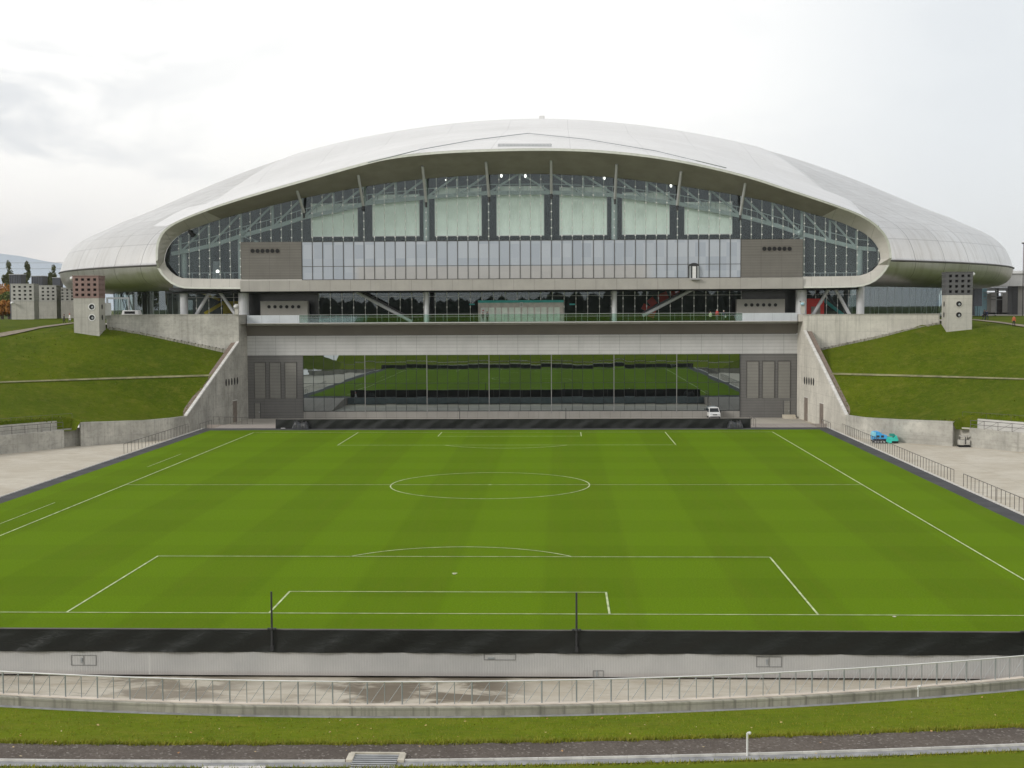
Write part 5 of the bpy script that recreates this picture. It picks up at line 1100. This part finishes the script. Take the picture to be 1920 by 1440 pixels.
# ---------------------------------------------------------------- people
def person(loc, face, label, jacket, trousers, stride=.25, h=1.68, hat=None, coat=False, bag=None, skirt=False):
    s = h/1.7; e = empty('person', loc, label, 'person')
    V = [(0,0,.93),(0,0,1.12),(0,0,1.36),(0,.01,1.47),(0,.02,1.57),(0,.03,1.66),
         (.17,0,1.38),(.23,.02,1.12),(.22,.12,.90),(.22,.17,.82), (-.17,0,1.38),(-.23,-.02,1.12),(-.21,.0,.90),(-.21,.03,.81),
         (.09,0,.90),(.10,stride*.5,.50),(.10,stride*.35,.09),(.10,stride*.35+.14,.05), (-.09,0,.90),(-.10,-stride*.15,.50),(-.10,-stride*.75,.10),(-.10,-stride*.75+.14,.05), (0,.115,1.585)]
    E = [(0,1),(1,2),(2,3),(3,4),(4,5),(2,6),(6,7),(7,8),(8,9),(2,10),(10,11),(11,12),(12,13),(0,14),(14,15),(15,16),(16,17),(0,18),(18,19),(19,20),(20,21),(4,22)]
    rad = [(.15,.11),(.14,.10),(.17,.11),(.055,.055),(.09,.10),(.075,.085),(.065,.065),(.05,.05),(.04,.04),(.035,.045),(.065,.065),(.05,.05),(.04,.04),(.035,.045),(.095,.095),(.065,.065),(.045,.045),(.04,.03),(.095,.095),(.065,.065),(.045,.045),(.04,.03),(.02,.02)]
    if coat: rad[0] = (.2,.16); rad[1] = (.17,.13)
    me = bpy.data.meshes.new('body'); me.from_pydata([(x*s,y*s,z*s) for x,y,z in V], E, []); ob = bpy.data.objects.new('tmp', me); C.objects.link(ob)
    ob.modifiers.new('s', 'SKIN'); ob.modifiers.new('b', 'SUBSURF').levels = 1
    for v, r in zip(me.skin_vertices[0].data, rad): v.radius = (r[0]*s, r[1]*s)
    me.skin_vertices[0].data[0].use_root = True
    dg = bpy.context.evaluated_depsgraph_get(); nm = bpy.data.meshes.new_from_object(ob.evaluated_get(dg)); bpy.data.objects.remove(ob)
    nm.materials.clear()
    for mt in (M['skin'], M[jacket], M[trousers], M['black']): nm.materials.append(mt)
    for f in nm.polygons:
        c = f.center/s; f.material_index = 0 if c.z > 1.46 or (abs(c.x) > .17 and c.z < .88 and c.z > .7 and c.y > -.05) else 3 if c.z < .12 else 2 if c.z < (.72 if coat else .95) and abs(c.x) < .18 else 1; f.use_smooth = True
    o = bpy.data.objects.new('body', nm); C.objects.link(o); mt_ = Matrix.Translation(loc) @ Matrix.Rotation(face, 4, 'Z'); nm.transform(mt_); attach(o, e)
    mm = MB(); rows = []
    for i in range(7):
        t = math.pi*.62*i/6; rows.append([(.105*s*math.sin(t)*math.cos(a_), .015*s+.118*s*math.sin(t)*math.sin(a_)-.02*s*(i/6), (1.60+.125*math.cos(t))*s) for a_ in np.linspace(0, 2*math.pi, 15)[:-1] ])
    rows = [[(x, y if y < .06*s or z_ > 1.66*s else .06*s, z_) for x, y, z_ in r] for r in rows]; mm.grid(rows, 0, True); hh = mm.build('hat' if hat else 'hair', M[hat] if hat else M['hair'], e, smooth=True); hh.data.transform(mt_)
    mm = MB()
    for sx_ in (-1, 1): mm.sphere((sx_*.035*s, .115*s, 1.605*s), .012*s, nu=6, nv=4)
    q = mm.build('eyes', M['hair'], e); q.data.transform(mt_)
    if bag: mm = MB(); mm.obox((-.27*s, .05*s, .55*s), .12*s, .32*s, .3*s); mm.tube((-.27*s,.0,.85*s),(-.22*s,.02*s,1.1*s),.015); q = mm.build('bag', M[bag], e); q.data.transform(mt_)
    return e
def dk(px, Y): p = at(px, 600, Y); return Vector((p.x, Y, DK))
person(dk(905.5,146), R(170), 'person in black walking before the white poster', 'cloth_black', 'cloth_black', .3, 1.62)
person(dk(913.5,146), R(200), 'person in dark grey jacket walking right of the white poster', 'cloth_grey', 'cloth_black', .55, 1.72)
person(dk(1332,145.2), R(180), 'person in a cream coat at the balcony glass', 'cloth_cream', 'cloth_black', .05, 1.58, None, True)
person(dk(1344.5,145.3), R(150), 'person in a red top at the balcony glass', 'cloth_red', 'cloth_grey', .1, 1.85, 'cloth_white')
person(dk(1357,145.2), R(190), 'person in dark top with a pale bag by the vent housing', 'cloth_navy', 'cloth_grey', .1, 1.72, 'cloth_white', False, 'cloth_white')
def bk(px, py):
    p = onbank(px, py, 180, 300); return Vector((p.x, p.y, hb(p.x, p.y)))
person(bk(120.5,607), R(120), 'person in black walking left of the pink-topped tower', 'cloth_black', 'cloth_black', .35, 1.66)
person(bk(131,606), R(130), 'person in a white top and red cap by the pink-topped tower', 'cloth_white', 'cloth_grey', .3, 1.66, 'cloth_red', False, 'cloth_white')
person(bk(1845.5,601), R(-60), 'person in black carrying a bag beside a companion in blue', 'cloth_black', 'cloth_black', .55, 1.8, None, False, 'cloth_black')
person(bk(1849.5,601), R(-60), 'person in navy blue half behind a companion in black', 'cloth_navy', 'cloth_navy', .5, 1.75)
person(bk(1901,613), R(150), 'person in an orange-red jacket walking at the right edge', 'cloth_orange', 'cloth_black', .4, 1.72)
# ---------------------------------------------------------------- trees
def leafmat(name, a, b, c):
    t = NT(name); n = t.noise(t.pos, 1.1, 3); n2 = t.noise(t.pos, 5, 2); col = t.mix(t.ramp(n, .35, .65), a, b); col = t.mix(t.math('MULTIPLY', t.ramp(n2, .5, .7), .6), col, c); return t.done(col, .7, 0, .3)
LF = dict(poplar=leafmat('poplar_leaves', (.06,.075,.025), (.11,.12,.045), (.16,.15,.07)), orange=leafmat('autumn_leaves', (.30,.11,.02), (.36,.17,.03), (.14,.13,.02)), green=leafmat('green_leaves', (.05,.08,.012), (.10,.12,.018), (.22,.18,.03)))
bark = plain('bark', (.09,.07,.05), .9, 0, .3, 3)
def tree(x, y, z0, h, r, kind, label, group, nleaf=2200, slim=False, ls=.35):
    e = empty('poplar_tree' if slim else 'broadleaf_tree', (x, y, z0), label, 'tree', group); rn = random.Random(int(x*13+y*7)); m = MB()
    top = Vector((x+rn.uniform(-.5,.5), y, z0+h*.85)); m.tube((x,y,z0-.5),(x,y,z0+h*.4),h*.02+.08,h*.014+.05,8); m.tube((x,y,z0+h*.4),top,h*.014+.05,.03,6); clumps = []
    for i in range(16 if slim else 14):
        t = rn.uniform(.22,.95) if slim else rn.uniform(.3,.85); a_ = rn.uniform(0,6.28); q = Vector((x,y,z0+h*t)); rr = r*(math.sin(math.pi*min(1,t*.9+.1))**.7)*rn.uniform(.4,1)
        b_ = q+Vector((math.cos(a_)*rr, math.sin(a_)*rr, h*(.12 if slim else .08))); m.tube(q-Vector((0,0,h*.1)), b_, .06, .02, 5); clumps.append((b_, r*(rn.uniform(.3,.5))))
    m.build('trunk', bark, e); m = MB()
    for c, cr in clumps+[(top, r*.4)]:
        for _ in range((nleaf*2 if slim else nleaf)//len(clumps)):
            d = Vector((rn.gauss(0,1), rn.gauss(0,1), rn.gauss(0,1))).normalized()*cr*rn.random()**.4; p = c+Vector((d.x, d.y, d.z*(2.2 if slim else .8))); u = Vector((rn.gauss(0,1),rn.gauss(0,1),rn.gauss(0,1))).normalized(); v = u.orthogonal().normalized()*ls*rn.uniform(.5,1.1); u = u*ls*rn.uniform(.5,1.1)
            m.add([p-u, p+v*.6, p+u, p-v*.6], [(0,1,2,3)])
    m.build('crown', LF[kind], e, recalc=False)
def tz(px, py, Y): return at(px, py, Y)
for i, (px, top, Y, lb) in enumerate(((14,504,330,'leftmost slender poplar behind the slatted boxes'),(50,503,335,'tallest slender poplar between two slatted boxes'),(97,505,345,'forked slender poplar nearest the dome rim'))):
    p = at(px, top, Y); tree(p.x, Y, 13.6, p.z-13.6, 1.6, 'poplar', lb, 'poplars behind the vent towers', 1600, True, .3)
for i, (px, top, Y, r, kd, lb) in enumerate(((4,533,300,5.2,'orange','orange autumn tree at the left photo edge'),(18,545,285,3.2,'green','yellow-green bush between orange tree and pale tower'),(-22,536,295,5.5,'orange','orange tree beyond the left photo edge'),(16,562,262,2.4,'orange','low orange shrub beside the leftmost pale tower'),(2,560,270,3.4,'green','low green shrub at the left photo edge'))):
    p = at(px, top, Y); tree(p.x, Y, 13.4, p.z-13.4, r, kd, lb, 'autumn trees at the left', 2400, False, .38)
for i, (x, y, h, kd) in enumerate(((-125,60,9,'green'),(-132,84,10,'orange'),(-118,112,8,'green'),(128,70,9,'green'),(135,98,10,'green'))): tree(x, y, 13.6, h, 4, kd, ('low green tree on the left bank crest','orange tree on the left bank crest','small green tree near the left plaza','green tree on the right bank crest','taller green tree on the right bank crest')[i], 'trees on the bank crests', 1500, False, .5)
for i, (x, y, h, kd) in enumerate(((-132,196,9,'green'),(-140,206,10,'orange'),(-134,218,9,'green'),(-150,228,11,'green'),(-142,240,10,'poplar'))): tree(x, y, 13.6, h, 4, kd, 'tree left of the plaza mirrored in the glass drum', 'trees left of the plaza', 1200, False, .5)
# far wood behind the viewpoint, mirrored in the glass
m = MB(); rn = random.Random(5)
for i in range(420):
    x = rn.uniform(-420, 420); y = -430+rn.uniform(-40, 40); h = rn.uniform(8, 12)*(1.25 if rn.random() < .12 else 1)*(1+.3*math.sin(x*.02)); w = rn.uniform(4, 8); rows = []
    for j in range(6):
        t = j/5; rows.append([(x+w*(1-t)**.6*math.cos(a_)*(1+.3*rn.random()), y+w*(1-t)**.6*math.sin(a_), 13+h*t) for a_ in np.linspace(0, 2*math.pi, 8)[:-1]])
    m.grid(rows, 0, True)
tag(m.build('woodland', plain('dark_woodland', (.02,.03,.012), .9, 0, .4, .2)), 'dark far wood behind the viewpoint, seen mirrored in the glass', 'woodland', None, 'stuff')
# thin autumn haze filling the air
m = MB(); m.box(-9300, -9300, G-1.3, 9300, 9300, 470); hz = m.build('haze', []); hm = bpy.data.materials.new('haze_air'); hm.use_nodes = True; hn = hm.node_tree; hn.nodes.clear()
ho = hn.nodes.new('ShaderNodeOutputMaterial'); hv = hn.nodes.new('ShaderNodeVolumePrincipled'); hv.inputs['Color'].default_value = (.97, .985, 1, 1); hv.inputs['Density'].default_value = .00005; hn.links.new(hv.outputs[0], ho.inputs['Volume']); hz.data.materials.append(hm); 
hz['kind'] = 'stuff'; hz['label'] = 'thin pale autumn haze in the air before the far hills'
# power lines
m = MB(); 
for py in (490, 501): pts = [at(px, py+3*(1-((px-60)/180)**2), 900) for px in (-120,-60,0,60,120,180,240)]; m.path(pts, .22, 4)
tag(m.build('power_line', plain('cable', (.35,.37,.40), .6)), 'two thin power cables crossing before the far hills', 'cables')
# grass blades over the near bank and ragged edges of the gravel
m = MB(); rn = random.Random(9)
def blade(x, y, zz, h):
    a_ = rn.uniform(0, 6.28); w = rn.uniform(.012, .03); dx, dy = math.cos(a_)*w, math.sin(a_)*w; lx, ly = rn.gauss(0, h*.4), rn.gauss(0, h*.4)
    m.add([(x-dx, y-dy, zz), (x+dx, y+dy, zz), (x+lx, y+ly, zz+h)], [(0,1,2)])
for _ in range(26000):
    x = rn.uniform(-20, 31); e_ = rn.random()
    if e_ < .42: y = yg(x)+abs(rn.gauss(0, .35))-.18*(.5+.5*math.sin(x*3.1+2*math.sin(x*1.3))); h = rn.uniform(.06,.2)
    elif e_ < .62: y = yu(x)-.5-abs(rn.gauss(0,.4)); h = rn.uniform(.05,.17)
    else: y = ky(x)-.9-rn.random()*(ky(x)-yg(x)-.9); h = rn.uniform(.03,.09)
    blade(x, y, max(near_z(x, y), 1.02 if yg(x) > y > yu(x) else -9)-.01, h)
tag(m.build('grass_blades', leafmat('grass_blades', (.16,.18,.012), (.22,.23,.015), (.30,.24,.05)), recalc=False), 'tufted grass blades along the gravel path and near bank', 'grass', None, 'stuff')
m = MB()
def tuft(x, y, z_, h):
    for _ in range(3):
        a_ = rn.uniform(0, 6.28); w = rn.uniform(.05, .12); dx, dy = math.cos(a_)*w, math.sin(a_)*w; m.add([(x-dx, y-dy, z_-.05), (x+dx, y+dy, z_-.05), (x+rn.gauss(0, h*.5), y+rn.gauss(0, h*.5), z_+h)], [(0,1,2)])
for lp, sx in ((loopL, -1), (loopR, 1)):
    P_ = [q for q in dens(lp, .22) if q[1] > 84]
    for x, y in P_:
        v = Vector((x, y-55, 0)).normalized(); o_ = (.55 if y < 117 and abs(x) < 56 else .9 if y >= 117 else 2.0)+abs(rn.gauss(0, .25))
        X_, Y_ = x+v.x*o_, y+v.y*o_; tuft(X_, Y_, hb(X_, Y_), rn.uniform(.12, .34))
    for _ in range(1400):
        x, y = sx*rn.uniform(46, 96), rn.uniform(86, 139); 
        if hb(x, y) > 2.0 and (abs(x) > 56 or y > 106): tuft(x, y, hb(x, y), rn.uniform(.05, .13))
tag(m.build('bank_grass', leafmat('bank_blades', (.09,.13,.008), (.13,.155,.012), (.20,.18,.035)), recalc=False), 'coarse grass tufts scattered over the two side banks', 'grass', None, 'stuff')
lm = leafmat('fallen_leaf', (.40,.17,.05), (.55,.42,.20), (.6,.55,.4)); m = MB()
for _ in range(110):
    x = rn.uniform(-20, 31); y = ky(x)-.7-rn.random()*(ky(x)-yg(x)+1.5); zz = near_z(x, y)+.06; a_ = rn.uniform(0,6.28); r_ = rn.uniform(.025,.06); m.add([(x+r_*math.cos(a_+q), y+r_*math.sin(a_+q), zz+rn.uniform(0,.05)) for q in (0,1.5,3.1,4.7)], [(0,1,2,3)])
tag(m.build('fallen_leaves', lm, recalc=False), 'scattered fallen leaves on the near grass', 'leaves', None, 'stuff')
# ---------------------------------------------------------------- light, sky, camera
EL, AZ = R(30), R(-75)            # sun from the left, slightly ahead of the camera's left shoulder
sd = Vector((-.74, -.50, .42)).normalized()
sun = bpy.data.lights.new('sun', 'SUN'); sun.energy = 1.5; sun.angle = R(14); sun.color = (1, .96, .90); so = bpy.data.objects.new('sun', sun); C.objects.link(so); so.rotation_euler = sd.to_track_quat('Z', 'Y').to_euler()
w = bpy.data.worlds.new('World'); bpy.context.scene.world = w; w.use_nodes = True; nt = w.node_tree; N = nt.nodes; L = nt.links; N.clear()
def wm(op, a, b=0.0, clamp=False):
    n = N.new('ShaderNodeMath'); n.operation = op; n.use_clamp = clamp
    for s_, v in zip(n.inputs, (a, b)):
        if isinstance(v, bpy.types.NodeSocket): L.new(v, s_)
        else: s_.default_value = v
    return n.outputs[0]
def wr(f, a, b):
    n = N.new('ShaderNodeMapRange'); n.interpolation_type = 'SMOOTHSTEP'; L.new(f, n.inputs[0]); n.inputs[1].default_value = a; n.inputs[2].default_value = b; return n.outputs[0]
def wx(f, a, b):
    n = N.new('ShaderNodeMix'); n.data_type = 'RGBA'
    for s_, v in ((n.inputs[0], f), (n.inputs[6], a), (n.inputs[7], b)):
        if isinstance(v, bpy.types.NodeSocket): L.new(v, s_)
        else: s_.default_value = (*v, 1) if isinstance(v, tuple) else v
    return n.outputs[2]
sky = N.new('ShaderNodeTexSky'); sky.sky_type = 'NISHITA'; sky.sun_disc = False; sky.sun_elevation = math.asin(sd.z); sky.sun_rotation = math.atan2(sd.x, sd.y)
tc = N.new('ShaderNodeTexCoord'); sx = N.new('ShaderNodeSeparateXYZ'); L.new(tc.outputs['Generated'], sx.inputs[0]); dx_, dy_, dz_ = sx.outputs
mp = N.new('ShaderNodeMapping'); L.new(tc.outputs['Generated'], mp.inputs[0]); mp.inputs['Scale'].default_value = (1, 1, 2.6)
def wn(scale, det, dist=0, off=0):
    n = N.new('ShaderNodeTexNoise'); n.inputs['Scale'].default_value = scale; n.inputs['Detail'].default_value = det; n.inputs['Distortion'].default_value = dist; n.inputs['Roughness'].default_value = .55
    m_ = N.new('ShaderNodeMapping'); m_.inputs['Location'].default_value = (off, off*.7, off*.3); L.new(mp.outputs[0], m_.inputs[0]); L.new(m_.outputs[0], n.inputs['Vector']); return n.outputs[0]
c = wx(wr(dz_, .0, .16), (8.5, 8.25, 8.0), (10.0, 9.9, 9.65))          # pale overcast, warmer low down
right = wm('MULTIPLY', wr(dx_, .06, .30), wr(dy_, .2, .6)); c = wx(wm('MULTIPLY', right, .80), c, (6.7, 7.05, 7.35))
left = wm('MULTIPLY', wr(wm('MULTIPLY', dx_, -1.0), .18, .42), wr(dy_, .2, .6))
cl = wm('MULTIPLY', wr(wn(7.0, 6, .4, 3.1), .46, .62), wm('ADD', wm('MULTIPLY', left, .60), .10)); c = wx(cl, c, (6.0, 6.25, 6.6))
cl2 = wm('MULTIPLY', wr(wn(3.0, 5, .2, 8.3), .50, .66), .35); c = wx(cl2, c, (7.3, 7.5, 7.8))
low_ = wm('MULTIPLY', wm('SUBTRACT', 1.0, wr(dz_, .02, .10)), left); c = wx(wm('MULTIPLY', low_, .5), c, (7.8, 7.2, 6.9))
c = wx(wm('MULTIPLY', wr(dz_, .3, .85), .75), c, (6.6, 6.8, 7.1))
c = wx(.93, sky.outputs[0], c)
bg = N.new('ShaderNodeBackground'); L.new(c, bg.inputs[0]); bg.inputs[1].default_value = .10; wo = N.new('ShaderNodeOutputWorld'); L.new(bg.outputs[0], wo.inputs[0])
cd = bpy.data.cameras.new('camera'); co = bpy.data.objects.new('camera', cd); C.objects.link(co)
co.matrix_world = Matrix.Translation(CAM) @ Matrix((R2, U2, -FW)).transposed().to_4x4()
cd.sensor_width = 36; cd.lens = 36*F/1920; cd.clip_start = .5; cd.clip_end = 30000
s = bpy.context.scene; s.camera = co; s.view_settings.view_transform = 'Standard'; s.view_settings.look = 'None'; s.view_settings.exposure = .25; s.view_settings.gamma = 1
s.render.engine = 'CYCLES'; s.cycles.max_bounces = 6; s.cycles.transparent_max_bounces = 12; s.cycles.glossy_bounces = 3; s.cycles.diffuse_bounces = 3; s.cycles.use_denoising = True
